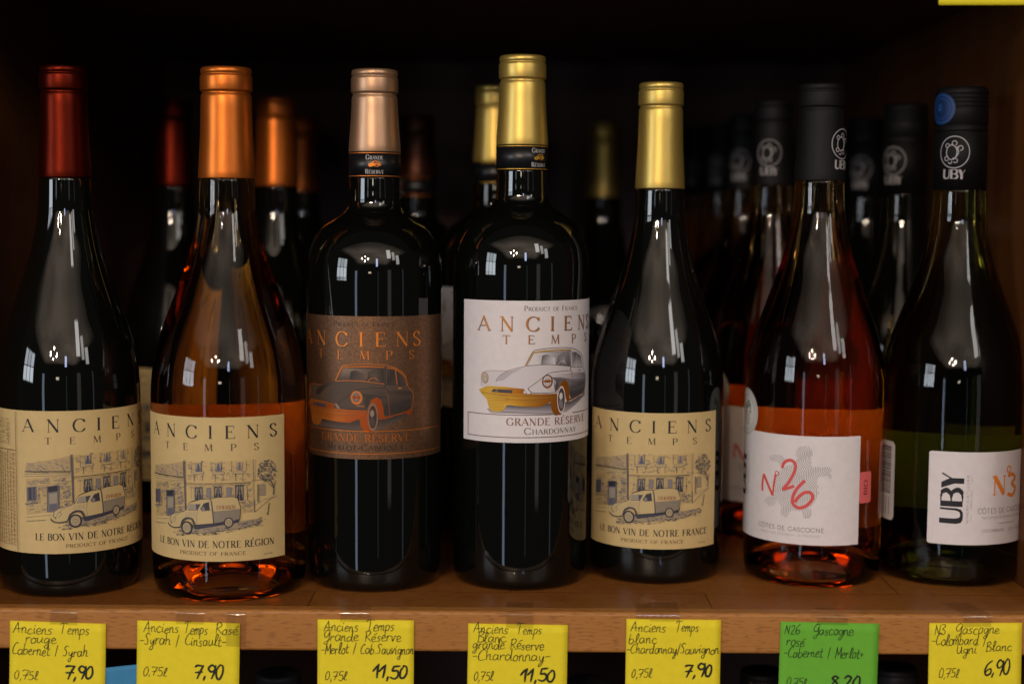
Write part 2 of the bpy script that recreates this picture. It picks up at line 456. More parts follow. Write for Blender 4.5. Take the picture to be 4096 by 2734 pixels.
def letter(art, ch, x, y, h, wx, col, kind='ink', sans=False, bold=1.0, rot=False):
    """one capital with its left foot at x, y; wx stretches it sideways; rot turns it to read upwards"""
    acc = None
    if ch in 'ÉÔ':
        acc, ch = ch, {'É': 'E', 'Ô': 'O'}[ch]
    if ch not in SER:
        return 0.45 * wx * h
    adv, strokes = SER[ch]
    K, T = (0.125 * h * bold, 0.038 * h * bold) if not sans else (0.105 * h * bold, 0.105 * h * bold)

    def P(p):
        return (x - p[1] * h, y + p[0] * wx * h) if rot else (x + p[0] * wx * h, y + p[1] * h)

    def W(tx, ty):
        if sans:
            return K
        a = abs(tx) if rot else abs(ty)
        return T + (K - T) * a ** 1.3
    for s in strokes:
        if s[0] == 'c':
            art.line([P(p) for p in s[1]], W, col, kind, smooth=5)
        else:
            pts = s[1]; w = K if s[2] == 'K' else T
            art.line([P(p) for p in pts], w, col, kind)
            if not sans:
                for (px, py), f in zip((pts[0], pts[-1]), (s[3], s[4])):
                    sh = 0.03
                    if f == 'h':
                        yy = min(max(py, sh / 2), 1 - sh / 2); e = 0.13 if w == K else 0.10
                        art.line([P((px - e / wx ** .5, yy)), P((px + e / wx ** .5, yy))], sh * h * bold, col, kind)
                    elif f == 'v':
                        art.line([P((px, py + .01)), P((px + .015, py - .2))], sh * h * bold, col, kind)
                    elif f == 'V':
                        art.line([P((px, 0 if py < .5 else 1)), P((px + (.03 if py < .5 else -.015), .2 if py < .5 else .8))], sh * h * bold, col, kind)
                    elif f == 'w':
                        art.line([P((px, py - .1)), P((px, py + .1))], sh * h * bold, col, kind)
    if acc == 'É':
        art.line([P((.36, 1.1)), P((.58, 1.3))], K * .7, col, kind)
    elif acc == 'Ô':
        art.line([P((.32, 1.1)), P((.5, 1.26)), P((.68, 1.1))], K * .6, col, kind)
    return adv * wx * h


def text(art, s, cx, y, h, width, col, kind='ink', sans=False, bold=1.0, small=0.0, rot=False, track=0.12):
    """centred line of capitals fitted to a width; with small set, lower-case letters become small capitals"""
    items = []
    for c in s:
        hh = h
        if small and c.islower():
            hh = h * small
        C = c.upper()
        a = SER[{'É': 'E', 'Ô': 'O'}.get(C, C)][0] if C in SER or C in 'ÉÔ' else 0.45
        items.append((C, hh, (a + track) * hh))
    tot = sum(i[2] for i in items)
    wx = width / tot; p = -width / 2
    for C, hh, a in items:
        if C != ' ':
            if rot:
                letter(art, C, cx, y + p, hh, wx, col, kind, sans, bold, True)
            else:
                letter(art, C, cx + p, y, hh, wx, col, kind, sans, bold)
        p += a * wx


# handwriting: single strokes, baseline 0, small letters 0.5 high
HW = {
    'a': (.5, [[(.38, .42), (.2, .5), (.05, .3), (.1, .05), (.25, .02), (.38, .25), (.4, .45), (.4, .1), (.5, .03)]]),
    'b': (.48, [[(.1, 1), (.07, .5), (.08, .04), (.25, .0), (.4, .2), (.33, .43), (.18, .46), (.1, .32)]]),
    'c': (.44, [[(.38, .42), (.22, .5), (.06, .28), (.12, .05), (.28, .0), (.44, .1)]]),
    'd': (.54, [[(.36, .4), (.2, .48), (.05, .25), (.12, .03), (.28, .06), (.4, .4), (.43, 1.0), (.42, .3), (.44, .02), (.54, .04)]]),
    'e': (.42, [[(.06, .22), (.3, .3), (.33, .43), (.2, .5), (.06, .3), (.1, .05), (.25, .0), (.42, .1)]]),
    'g': (.48, [[(.38, .42), (.2, .5), (.06, .3), (.14, .08), (.3, .15), (.4, .45), (.38, 0), (.3, -.38), (.15, -.42), (.1, -.28), (.3, -.05), (.48, .1)]]),
    'h': (.5, [[(.08, 1), (.08, .02)], [(.08, .25), (.24, .5), (.36, .4), (.36, .06), (.5, .03)]]),
    'i': (.24, [[(.1, .48), (.1, .08), (.22, .03)], [(.1, .68), (.14, .74)]]),
    'l': (.32, [[(.02, .1), (.2, .45), (.29, .85), (.2, 1), (.12, .7), (.13, .12), (.22, .0), (.34, .06)]]),
    'm': (.6, [[(.05, .48), (.06, 0)], [(.06, .28), (.18, .5), (.26, .35), (.27, 0)], [(.27, .28), (.4, .5), (.47, .35), (.48, .05), (.6, .03)]]),
    'n': (.44, [[(.05, .48), (.06, 0)], [(.06, .28), (.2, .5), (.3, .38), (.32, .05), (.44, .03)]]),
    'o': (.42, [[(.22, .5), (.05, .3), (.1, .03), (.28, .02), (.37, .25), (.3, .47), (.2, .5), (.42, .44)]]),
    'p': (.46, [[(.08, .48), (.05, -.45)], [(.07, .35), (.25, .5), (.38, .32), (.28, .05), (.08, .06)]]),
    'r': (.36, [[(.06, .48), (.08, 0)], [(.08, .28), (.2, .47), (.36, .43)]]),
    's': (.36, [[(.34, .45), (.16, .48), (.1, .33), (.27, .2), (.24, .02), (.04, .03)]]),
    't': (.36, [[(.16, .85), (.13, .1), (.24, .0), (.36, .08)], [(.02, .52), (.34, .55)]]),
    'u': (.48, [[(.06, .48), (.06, .1), (.2, .0), (.34, .2), (.36, .48), (.36, .1), (.48, .03)]]),
    'v': (.4, [[(.04, .48), (.15, .02), (.32, .47), (.42, .42)]]),
    'y': (.46, [[(.06, .48), (.1, .15), (.24, .1), (.37, .46), (.34, 0), (.22, -.4), (.06, -.36), (.2, -.1), (.46, .1)]]),
    'A': (.62, [[(0, 0), (.14, .5), (.3, .95)], [(.3, .95), (.38, .5), (.46, 0)], [(.08, .34), (.62, .38)]]),
    'B': (.5, [[(.1, .95), (.08, 0)], [(.02, .88), (.3, 1), (.4, .78), (.12, .52)], [(.12, .52), (.45, .4), (.4, .06), (.05, 0)]]),
    'C': (.52, [[(.48, .88), (.34, .98), (.1, .65), (.06, .25), (.22, 0), (.52, .12)]]),
    'G': (.54, [[(.5, .85), (.3, .96), (.06, .65), (.12, .32), (.34, .36), (.46, .75), (.42, .1), (.28, -.3), (.1, -.2), (.54, .12)]]),
    'M': (.62, [[(.05, 0), (.12, .95)], [(.12, .95), (.3, .3), (.5, .95)], [(.5, .95), (.56, 0)]]),
    'N': (.52, [[(.03, 0), (.08, .95)], [(.08, .95), (.38, .05)], [(.38, .05), (.46, .98)]]),
    'R': (.52, [[(.1, .95), (.08, 0)], [(.02, .85), (.3, 1), (.44, .8), (.3, .56), (.1, .5)], [(.12, .5), (.52, .02)]]),
    'S': (.5, [[(.48, .85), (.28, .98), (.1, .75), (.32, .45), (.3, .05), (.04, .05)]]),
    'T': (.62, [[(.28, .95), (.22, .02)], [(0, .82), (.1, .97), (.62, .98)]]),
    'U': (.54, [[(.08, .95), (.06, .25), (.18, .02), (.36, .2), (.42, .7), (.42, .1), (.54, .04)]]),
    '0': (.46, [[(.22, 1), (.05, .6), (.1, .08), (.28, .03), (.4, .45), (.34, .92), (.2, 1)]]),
    '1': (.36, [[(0, .5), (.14, .78), (.26, 1)], [(.26, 1), (.24, .5), (.22, 0)]]),
    '2': (.48, [[(.06, .8), (.2, 1), (.38, .85), (.28, .45), (.04, .03)], [(.04, .03), (.46, .06)]]),
    '3': (.46, [[(.06, .92), (.28, 1), (.36, .8), (.16, .55), (.38, .4), (.34, .06), (.04, .04)]]),
    '5': (.46, [[(.42, 1), (.14, .97)], [(.14, .97), (.1, .6), (.32, .6), (.42, .28), (.25, 0), (.03, .08)]]),
    '6': (.5, [[(.4, .98), (.14, .7), (.05, .25), (.2, 0), (.42, .15), (.38, .42), (.2, .38), (.08, .18)]]),
    '7': (.48, [[(0, .88), (.08, .98), (.45, .97)], [(.45, .97), (.3, .5), (.18, 0)], [(.05, .45), (.42, .5)]]),
    '8': (.46, [[(.38, .85), (.2, 1), (.08, .78), (.34, .4), (.3, .05), (.1, .08), (.12, .4), (.38, .85)]]),
    '9': (.46, [[(.4, .82), (.2, 1), (.05, .75), (.18, .5), (.36, .62), (.41, .95)], [(.41, .95), (.39, .5), (.3, 0)]]),
    ',': (.22, [[(.12, .1), (.06, -.18)]]),
    '.': (.22, [[(.08, .04), (.13, .06)]]),
    '/': (.3, [[(.2, .95), (.06, -.1)]]),
    '-': (.42, [[(.04, .34), (.38, .37)]]),
    '+': (.34, [[(.02, .38), (.32, .4)], [(.16, .55), (.14, .2)]]),
    ' ': (.45, []),
}
HW['é'] = (HW['e'][0], HW['e'][1] + [[(.2, .66), (.42, .78)]])


def handwrite(art, s, x, y, size, width, pen, col, seed=0, slant=0.12):
    r = random.Random(seed)
    tot = sum(HW[c][0] for c in s); sx = width / tot; p = 0.0
    for c in s:
        adv, st = HW[c]
        sc = 1 + r.uniform(-.07, .07); dy = r.uniform(-.06, .06) * size
        for poly in st:
            pts = [(x + (p + (a + r.uniform(-.022, .022)) * sc) * sx + b * size * slant, y + dy + (b + r.uniform(-.026, .026)) * sc * size) for a, b in poly]
            pts = catmull(pts, 5) if len(pts) > 2 else [pts[0], tuple((u + v) / 2 + r.uniform(-.01, .01) * size for u, v in zip(*pts)), pts[1]]
            n = len(pts)
            w = [pen * (0.8 + 0.35 * math.sin(3.1 * k / max(n - 1, 1) + r.uniform(0, .4))) for k in range(n)]
            art.line(pts, w, col)
            for q in (pts[0], pts[-1]):
                art.ellipse(q[0], q[1], pen * .44, pen * .44, col, n=7)
        p += adv


def uby(art, fn, col, kind='ink'):
    """the three fat letters; fn takes letter space 0..750 across, 0..340 up"""
    def q(x, y):
        return fn(1225 - y, 735 - x)
    art.poly([q(*p) for p in [(398, 1140), (398, 1215), (640, 1220), (700, 1205), (728, 1160), (732, 1100), (728, 1050), (700, 1008), (640, 990), (405, 985), (405, 1012), (620, 1022), (675, 1040), (692, 1080), (688, 1115), (660, 1135), (600, 1142)]], col, kind)
    art.poly([q(*p) for p in [(408, 885), (408, 968), (722, 968), (722, 885)]], col, kind)
    k = math.dist(fn(0, 0), fn(100, 0)) / 100
    art.line([q(*p) for p in [(416, 888), (416, 820), (440, 752), (486, 730), (530, 752), (556, 820), (558, 888)]], [v * k for v in (18, 30, 62, 74, 62, 30, 18)], col, kind, smooth=5)
    art.line([q(*p) for p in [(562, 888), (566, 815), (592, 745), (644, 722), (694, 745), (716, 815), (718, 888)]], [v * k for v in (18, 30, 62, 76, 62, 30, 18)], col, kind, smooth=5)
    art.poly([q(*p) for p in [(415, 612), (415, 697), (600, 628), (735, 628), (735, 548), (565, 548), (430, 472), (416, 490), (532, 552)]], col, kind)


def turtle_emblem(art, cx, cy, s, col):
    """thin ring with a small curled outline creature in it; s: mm per pixel of the emblem"""
    def P(x, y):
        return (cx + (x - 1705) * s, cy - (y - 1312) * s)
    art.ring(cx, cy, 128 * s, 135 * s, 9 * s, col, n=40)
    art.ring(*P(1683, 1313), 46 * s, 62 * s, 9 * s, col, n=28)
    art.line([P(1725, 1265), P(1742, 1310), P(1722, 1352), P(1690, 1368)], 8 * s, col, smooth=5)
    for x, y, r, a0, a1 in ((1706, 1236, 20, -60, 245), (1646, 1256, 17, -20, 290), (1757, 1278, 20, -100, 200), (1640, 1366, 18, 30, 330), (1716, 1384, 18, -150, 150), (1672, 1396, 14, 180, 400)):
        art.ring(*P(x, y), r * s, r * s, 8 * s, col, n=16, a0=a0, a1=a1)


# ---------------------------------------------------------------- label drawings
INK = (34, 34, 48); INKL = (104, 104, 122); INKM = (72, 72, 90)


def unwrap(xc, r, yh, D, Rm, top, bot, phi0, mm):
    """photograph (crop pixels) -> label millimetres on the bottle it was read from"""
    def f(x, y):
        s = max(-0.985, min(0.985, (x - xc) / r)); ph = math.asin(s)
        yy = yh + (y - yh) * (D - Rm * math.cos(ph)) / (D - Rm)
        return ((ph - R_(phi0)) * Rm * 1000, ((top + bot) / 2 - yy) * mm)
    return f


def van_label(art, tail, seed=1):
    """street drawing with the old delivery van, traced from the rose bottle's label"""
    f = unwrap(819, 771, -1942, .825, .0418, 68, 1530, -13.3, .05146)
    r = random.Random(seed)
    for ch, x in zip('ANCIENS', (-37.2, -23.4, -10.2, 0, 10.0, 22.0, 33.6)):
        w = SER[ch][0] * 1.06 * 6.7
        letter(art, ch, x - w / 2, 26.6, 6.7, 1.06, (16, 16, 26), bold=1.3)
    for ch, x in zip('TEMPS', (-26.2, -13.8, -1.0, 11.7, 23.8)):
        w = SER[ch][0] * 1.15 * 3.6
        letter(art, ch, x - w / 2, 20.2, 3.6, 1.15, (80, 62, 50), bold=1.35)
    text(art, 'LE BON VIN DE NOTRE ' + tail, 0, -30.4, 3.6, 68, (34, 32, 38), bold=1.3)
    text(art, 'PRODUCT OF FRANCE', 0, -34.4, 1.9, 36, (104, 78, 50), bold=1.4)
    text(art, 'EEFIVIM', 30, -35.4, .8, 5, (80, 70, 60), sans=True)
    P = lambda *pts: [f(*p) for p in pts]

    def ln(pts, w, c=INKM, sm=0):
        art.line(P(*pts), w * .044, c, smooth=sm)

    def rc(x0, y0, x1, y1, c):
        art.poly(P((x0, y0), (x1, y0), (x1, y1), (x0, y1)), c)
    WALL = (186, 160, 110)
    rc(412, 498, 1040, 720, (196, 168, 114)); rc(412, 735, 1035, 1030, (197, 169, 114)); rc(112, 680, 398, 1035, WALL)
    # stones: many small outlined blocks
    for x0, y0, x1, y1, n in ((418, 500, 1030, 715, 75), (415, 735, 1035, 1020, 60), (112, 690, 395, 1035, 120), (330, 770, 400, 1000, 36), (930, 930, 1045, 1025, 26)):
        for _ in range(n):
            x = r.uniform(x0, x1 - 28); y = r.uniform(y0, y1 - 14); w = r.uniform(14, 34); h = r.uniform(8, 17)
            c = r.choice([INKL, INKM, (128, 118, 112), (116, 108, 114)])
            if r.random() < .45:
                rc(x, y, x + w, y + h, r.choice([(178, 154, 108), (164, 144, 112), (200, 172, 116)]))
            ln([(x, y + h), (x, y), (x + w, y)], r.uniform(2.5, 5), c)
            if r.random() < .6:
                ln([(x + w, y), (x + w, y + h), (x, y + h)], r.uniform(1.5, 3.5), c)
    # roof of the low house
    art.poly(P((112, 590), (120, 525), (250, 520), (385, 500), (388, 655), (250, 640), (112, 605)), (176, 152, 112))
    for k in range(64):
        x = r.uniform(115, 365); y = r.uniform(520, 625); l = r.uniform(12, 34)
        ln([(x, y), (x + l * .7, y + l)], r.uniform(2.5, 5), r.choice([INKM, INKL, (96, 90, 96)]))
    ln([(110, 606), (250, 636), (390, 660)], 11, INK); ln([(108, 628), (250, 655), (390, 676)], 4); ln([(106, 652), (250, 676), (392, 692)], 4, INKL)
    # drainpipe and cornice of the tall house
    ln([(396, 490), (400, 700), (406, 985)], 15, (84, 84, 100)); ln([(408, 490), (412, 985)], 4, INK)
    ln([(408, 720), (720, 731), (1020, 727)], 6, INK); ln([(408, 736), (720, 747), (1015, 742)], 3)
    ln([(1022, 708), (1130, 704)], 3); ln([(1040, 492), (1046, 1025)], 4); ln([(1062, 492), (1056, 720)], 3, INKL)
    for x in (466, 560, 648, 746, 838, 975):
        ln([(x, 505), (x, 610)], 3.5)
    for x0, x1, t0 in ((468, 580, 605), (662, 770, 612), (852, 950, 612)):
        rc(x0, t0, x1, t0 + 24, (186, 164, 122)); ln([(x0, t0), (x1, t0 + 2), (x1, t0 + 24), (x0, t0 + 24), (x0, t0)], 3.5)
        ln([(x0 + 22, t0 + 26), (x0 + 24, t0 + 98)], 6); ln([(x1 - 10, t0 + 26), (x1 - 12, t0 + 95)], 4)
    for x0, x1, y0, y1, c in ((505, 556, 520, 603, (92, 92, 110)), (688, 742, 525, 606, (104, 102, 116)), (884, 938, 520, 600, (128, 120, 122))):
        rc(x0, y0, x1, y1, c); xm = (x0 + x1) / 2
        art.poly(P((x0 + 4, y1 - 4), (xm - 6, y0 + 4), (x0 + 4, y0 + 4)), (172, 152, 118)); art.poly(P((x1 - 4, y1 - 4), (x1 - 4, y0 + 4), (xm + 6, y0 + 4)), (172, 152, 118))
        ln([(xm, y0), (xm, y1)], 4, INK)
    for x0, x1, y0, y1 in ((500, 566, 765, 890), (676, 746, 765, 875), (872, 946, 757, 912)):
        rc(x0, y0, x1, y1, (48, 48, 62)); xm = (x0 + x1) / 2; ym = (y0 + y1) / 2
        art.poly(P((x0 + 6, y1 - 8), (xm - 8, y0 + 10), (x0 + 6, y0 + 10)), (146, 132, 116)); art.poly(P((x1 - 6, y1 - 8), (x1 - 6, y0 + 10), (xm + 8, y0 + 10)), (146, 132, 116))
        ln([(xm, y0), (xm, y1)], 6, (150, 136, 112)); ln([(x0, ym), (x1, ym)], 4, (150, 136, 112))
        ln([(x0 - 3, y0), (x0 - 3, y1)], 4, INK); ln([(x0 - 8, y0 - 6), (x1 + 8, y0 - 6)], 5, INKM)
    for x0, x1 in ((607, 642), (790, 832)):
        rc(x0, 770, x1, 868, (128, 122, 122)); ln([(x0, 770), (x1, 770), (x1, 868), (x0, 868), (x0, 770)], 3.5)
        for k in range(6):
            ln([(x0 + 4, 784 + k * 14), (x1 - 4, 784 + k * 14)], 2, INKL)
    for x in (462, 488, 578, 598, 655, 762, 778, 850, 980):
        ln([(x, 752), (x, 880)], 2.5, INKL)
    ln([(980, 755), (984, 908)], 5); rc(905, 908, 962, 926, (184, 162, 120)); ln([(905, 908), (962, 908), (962, 926), (905, 926)], 4)
    # low house: window and door
    rc(118, 765, 164, 905, (98, 94, 108)); rc(126, 775, 140, 895, (58, 56, 70)); rc(146, 775, 158, 895, (72, 70, 82)); ln([(108, 928), (172, 932)], 7, INKM)
    ln([(178, 770), (178, 905)], 4, INKL)
    rc(226, 782, 304, 1040, (112, 106, 112)); rc(232, 788, 296, 842, (40, 40, 52)); rc(240, 858, 290, 960, (152, 140, 122)); rc(240, 968, 290, 1030, (96, 92, 102))
    ln([(226, 1040), (228, 782), (304, 788), (300, 1030)], 5, INK)
    ln([(112, 1100), (215, 1114)], 5, INKM); ln([(112, 1060), (250, 1070)], 3, INKL)
    # side street on the right, tree, gate post
    for x, y0, y1, w in ((1080, 745, 930, 9), (1092, 752, 925, 4), (1130, 740, 860, 6), (1048, 905, 1030, 7)):
        ln([(x, y0), (x, y1)], w, INKM)
    rc(1100, 745, 1150, 860, (152, 136, 116))
    ln([(1050, 1030), (1110, 975), (1190, 905), (1255, 868)], 5); ln([(1055, 960), (1130, 905), (1230, 875)], 3, INKL)
    ln([(1188, 938), (1172, 1062)], 9, INK); ln([(1160, 1040), (1180, 1062)], 5)
    for _ in range(190):
        a = r.uniform(0, 6.28); q = math.sqrt(r.random()); x = 1168 + 92 * q * math.cos(a); y = 612 + 112 * q * math.sin(a)
        art.ellipse(*f(x, y), r.uniform(.22, .62), r.uniform(.15, .4), r.choice([INKM, INKL, (88, 84, 92), (122, 112, 108), INK, (150, 132, 108)]), n=6, rot=r.uniform(0, 3))
    ln([(1190, 700), (1215, 740), (1232, 800), (1228, 858)], 13, INKM, 4); ln([(1246, 715), (1232, 790)], 8, INK); ln([(1180, 735), (1222, 780)], 5, INKM)
    # cobbles and the van's shadow
    art.poly(P((480, 1170), (640, 1150), (830, 1150), (880, 1118), (1100, 1095), (1120, 1120), (960, 1180), (760, 1210), (560, 1225), (450, 1215)), (158, 140, 112))
    for _ in range(230):
        t = r.random(); x = 290 + 850 * t; y = 1215 + r.uniform(-50, 32) - 85 * max(0, t - .45) / .55
        if x < 480 and y < 1180:
            y = r.uniform(1185, 1235)
        l = r.uniform(8, 26)
        ln([(x, y), (x + l, y + r.uniform(-5, 3))], r.uniform(2.5, 8), r.choice([INKM, INKL, INK, (120, 112, 110), (98, 92, 100)]))
    # van
    CR = (190, 166, 118); CR2 = (194, 171, 122)
    art.poly(P((470, 1142), (660, 1128), (770, 1110), (905, 1096), (900, 1130), (760, 1150), (600, 1175), (500, 1190)), (52, 50, 64))
    art.poly(P((640, 888), (700, 872), (840, 869), (888, 885), (916, 985), (908, 1102), (760, 1122), (668, 1132), (652, 920)), CR)
    art.poly(P((668, 1010), (915, 990), (908, 1102), (760, 1122), (668, 1132)), (150, 136, 112))
    for k in range(9):
        ln([(669, 1018 + k * 12.5), (790, 1011 + k * 11.5), (912, 998 + k * 11.5)], 3.8, (66, 66, 84))
    art.poly(P((415, 992), (446, 920), (560, 886), (642, 888), (668, 1132), (512, 1142), (482, 1075), (440, 1062), (380, 1090), (350, 1165), (292, 1158), (246, 1110), (250, 1052), (300, 1020)), CR2)
    art.poly(P((430, 986), (452, 928), (552, 932), (520, 992)), (150, 140, 124)); art.poly(P((505, 935), (552, 932), (524, 990), (512, 990)), (70, 68, 80))
    art.poly(P((548, 986), (580, 932), (628, 918), (636, 998), (560, 1002)), (52, 50, 62)); art.poly(P((556, 984), (572, 955), (590, 975), (588, 998), (560, 1000)), (128, 120, 116))
    ln([(446, 920), (470, 902), (560, 884), (640, 882)], 7, INK); ln([(640, 880), (652, 920), (660, 1000), (668, 1132)], 13, (56, 56, 72))
    ln([(642, 886), (700, 871), (840, 868), (886, 884), (904, 930), (916, 985), (908, 1102)], 5, INK, 4)
    ln([(446, 920), (415, 992), (300, 1020), (262, 1048)], 6, INKM); ln([(430, 988), (525, 994)], 5, INK)
    ln([(548, 986), (582, 928), (632, 914)], 6, INK); ln([(524, 992), (512, 1060), (518, 1140)], 4)
    ln([(560, 1004), (664, 1000)], 4); ln([(518, 1142), (668, 1133), (770, 1118)], 7, INK)
    for k in range(9):
        ln([(415 + k * 11, 1010), (408 + k * 11, 1052 + (k % 3) * 6)], 2.5, INKL)
    ln([(400, 1000), (330, 1030), (290, 1075), (275, 1120)], 4, INKM, 4); ln([(270, 1050), (262, 1085), (285, 1120)], 8, INKM); ln([(300, 1052), (320, 1075), (300, 1110)], 5, INKM)
    ln([(246, 1108), (262, 1140), (300, 1160), (362, 1160)], 13, (48, 47, 60), 4)
    ln([(368, 1150), (380, 1098), (420, 1070), (462, 1080), (485, 1120), (492, 1165)], 20, (58, 56, 70), 5)
    for cx, cy, rx, ry in ((420, 1168, 52, 68), (806, 1128, 45, 53)):
        x, y = f(cx, cy); k = .0515
        w = abs(f(cx + rx, cy)[0] - f(cx - rx, cy)[0]) / 2
        art.ellipse(x, y, w, ry * k, (44, 43, 54)); art.ellipse(x, y, w * .72, ry * k * .76, (178, 158, 122)); art.ring(x, y, w * .5, ry * k * .52, .2, (110, 102, 100))
        art.ring(x, y, w * .24, ry * k * .26, .25, (84, 80, 88))
    ln([(500, 1165), (640, 1152), (680, 1140)], 10, (64, 62, 74)); ln([(860, 1108), (908, 1100)], 10, (52, 50, 62))
    x, y = f(785, 992); text(art, 'LIVRAISON', x, y, 2.0, 9.6, (136, 66, 52), bold=1.25)


def side_panel_print(art, x0, x1, v0, v1):
    """the narrow strip of tiny upright text beside the drawing, with its rule"""
    r = random.Random(8)
    art.rect(x1, v0, x1 + .3, v1, (96, 62, 40))
    n = 9
    for k in range(n):
        x = x0 + 2 + (x1 - x0 - 4) * k / (n - 1); v = v0 + 3
        while v < v1 - 22:
            l = r.uniform(.6, 2.2); art.rect(x, v, x + .55, v + l, (126, 88, 56)); v += l + r.uniform(.35, .7)
    art.rect(x0, v1 - 20.5, x1, v1 - 20.2, (96, 62, 40))
    for k, s in enumerate(('ROUGE', 'PAYS DOC', 'SYRAH', 'CABERNET')):
        text(art, s, x0 + 5 + k * (x1 - x0 - 6) / 4, v1 - 10.5, 2.0, 14, (104, 70, 44), rot=True, sans=True)


def car_label(art, bottom, dark):
    """saloon car drawing, traced from the white label (pixels of its crop); dark: the bronze version"""
    f = unwrap((2097 - 1800) * 3.733, 277 * 3.733, (872 - 1380) * 3.733, .845, .0388, (1205 - 1380) * 3.733, (1768 - 1380) * 3.733, 25.0, 1000 * .8065 / 6016 / 3.733)
    P = lambda *pts: [f(*p) for p in pts]
    g = 'gilt'
    if dark:
        K1, K2, K3 = (46, 36, 32), (70, 55, 47), (92, 72, 60); LI = (38, 30, 28); W = (140, 116, 102); BODY = (80, 62, 50); BODY2 = (50, 39, 33)
        G0, G1 = (214, 120, 44), (172, 78, 22); TX = (48, 36, 32); HEAD = (240, 140, 52)
    else:
        K1, K2, K3 = (70, 66, 70), (124, 118, 124), (168, 160, 166); LI = (82, 72, 76); W = (214, 208, 212); BODY = (208, 200, 205); BODY2 = (120, 114, 120)
        G0, G1 = (222, 172, 60), (176, 104, 24); TX = (84, 76, 80); HEAD = (196, 132, 70)

    def ln(pts, w, c=LI, sm=0, kind='ink'):
        art.line(P(*pts), w * .036, c, kind, smooth=sm)
    # lettering
    text(art, 'Product of France', 0, 32.6, 2.7, 34, TX, small=.76, bold=1.3)
    for ch, x in zip('ANCIENS', (-39.6, -26.2, -12.2, -1.3, 8.9, 20.9, 29.8)):
        w = SER[ch][0] * 1.05 * 7.6
        if not dark:
            letter(art, ch, x - w / 2 + .3, 21.7, 7.6, 1.05, (104, 86, 76), bold=1.15)
        else:
            letter(art, ch, x - w / 2 + .3, 21.7, 7.6, 1.05, (52, 36, 28), bold=1.15)
        letter(art, ch, x - w / 2, 22, 7.6, 1.05, HEAD, g, bold=1.2)
    for ch, x in zip('TEMPS', (-26.5, -13.2, 0.5, 13.4, 26.4)):
        w = SER[ch][0] * 1.1 * 4.6
        letter(art, ch, x - w / 2 + .2, 14.9, 4.6, 1.1, (104, 86, 76) if not dark else (52, 36, 28), bold=1.1)
        letter(art, ch, x - w / 2, 15.1, 4.6, 1.1, HEAD, g)
    # ground shadow
    art.poly(P((590, 940), (640, 1000), (1000, 1012), (1500, 1020), (1740, 985), (2000, 760), (2035, 735), (2020, 690), (1800, 830), (1500, 860), (870, 890)),
             [K3 if not dark else BODY, K3 if not dark else BODY, K2, K2, K3, K2, K2, K1, K1, K1, K1])
    # body
    art.poly(P((512, 600), (514, 470), (532, 402), (600, 380), (720, 374), (880, 378), (1000, 340), (1125, 312), (1240, 105), (1440, 45), (1620, 32), (1790, 34), (1900, 72), (1960, 125), (1995, 205), (2006, 320), (2040, 400), (2052, 500), (2036, 650), (2028, 715), (1800, 800), (1600, 720), (1100, 700), (600, 640)),
             BODY)
    art.poly(P((1470, 428), (1560, 400), (1780, 378), (1900, 385), (2035, 400), (2052, 500), (2036, 650), (2026, 700), (1800, 790), (1775, 700), (1760, 570), (1700, 510), (1640, 560), (1590, 660), (1560, 690), (1545, 600), (1530, 500)),
             [BODY, BODY, BODY, BODY, BODY2, K2, K1, K1, K1, K1, BODY2, BODY2, BODY2, K1, K2, BODY2, BODY])
    art.poly(P((1500, 470), (1580, 540), (1560, 690), (1600, 660), (1660, 530), (1760, 560), (1800, 640), (2030, 560), (2040, 480), (1830, 500), (1640, 470)), [BODY2, K1, K1, K1, K2, K2, K1, K1, K2, BODY2, BODY2])
    art.poly(P((720, 530), (780, 450), (890, 382), (1000, 360), (1100, 330), (940, 420), (820, 520)), [BODY2 if dark else (178, 170, 176)] * 7)
    # glass
    art.poly(P((1170, 290), (1255, 115), (1400, 95), (1780, 84), (1790, 302), (1560, 286), (1300, 289)), [W, W, K3, K2, K1, K2, W] if not dark else [K2, W, K2, K1, K1, K1, K2])
    art.poly(P((1350, 280), (1370, 150), (1440, 130), (1560, 180), (1565, 284)), [K2, K1, K2, W, W] if not dark else [K1, K1, K2, K3, K3])
    art.poly(P((1590, 284), (1600, 150), (1700, 100), (1710, 240), (1690, 290)), [K1, K2, K2, K3, K2])
    art.poly(P((1815, 88), (1890, 98), (1912, 312), (1815, 312)), [K2, K1, W, K3] if not dark else [K2, K1, K2, K1])
    art.poly(P((1905, 112), (1955, 152), (1986, 304), (1925, 312)), [K1, K1, K3, W] if not dark else [K1, K2, K2, K1])
    lk = g if dark else 'ink'; lc = G0 if dark else LI
    ln([(1140, 305), (1300, 290), (1480, 283), (1620, 292), (1795, 308)], 9, lc, 4, lk)
    ln([(1130, 305), (1238, 106), (1400, 80), (1600, 66), (1790, 64)], 20, G0 if not dark else (196, 106, 36), 0, g); ln([(1152, 300), (1250, 112), (1400, 92), (1790, 78)], 6)
    ln([(1125, 312), (1230, 100), (1300, 66), (1440, 42), (1620, 30), (1790, 32), (1900, 70), (1960, 122), (1995, 200), (2006, 320), (2042, 400), (2052, 500), (2036, 650), (2028, 720)], 9, lc, 3, lk)
    ln([(1797, 66), (1797, 365)], 16, K1); ln([(1900, 96), (1918, 314)], 13, G0 if dark else K1, 0, lk); ln([(1800, 318), (1990, 318)], 8); ln([(1600, 284), (1640, 235), (1690, 232), (1725, 275)], 7, W if not dark else G0, 4, 'ink' if not dark else g)
    if dark:
        ln([(1815, 70), (1900, 88), (1985, 190), (2004, 320)], 22, (200, 108, 36), 4, g)
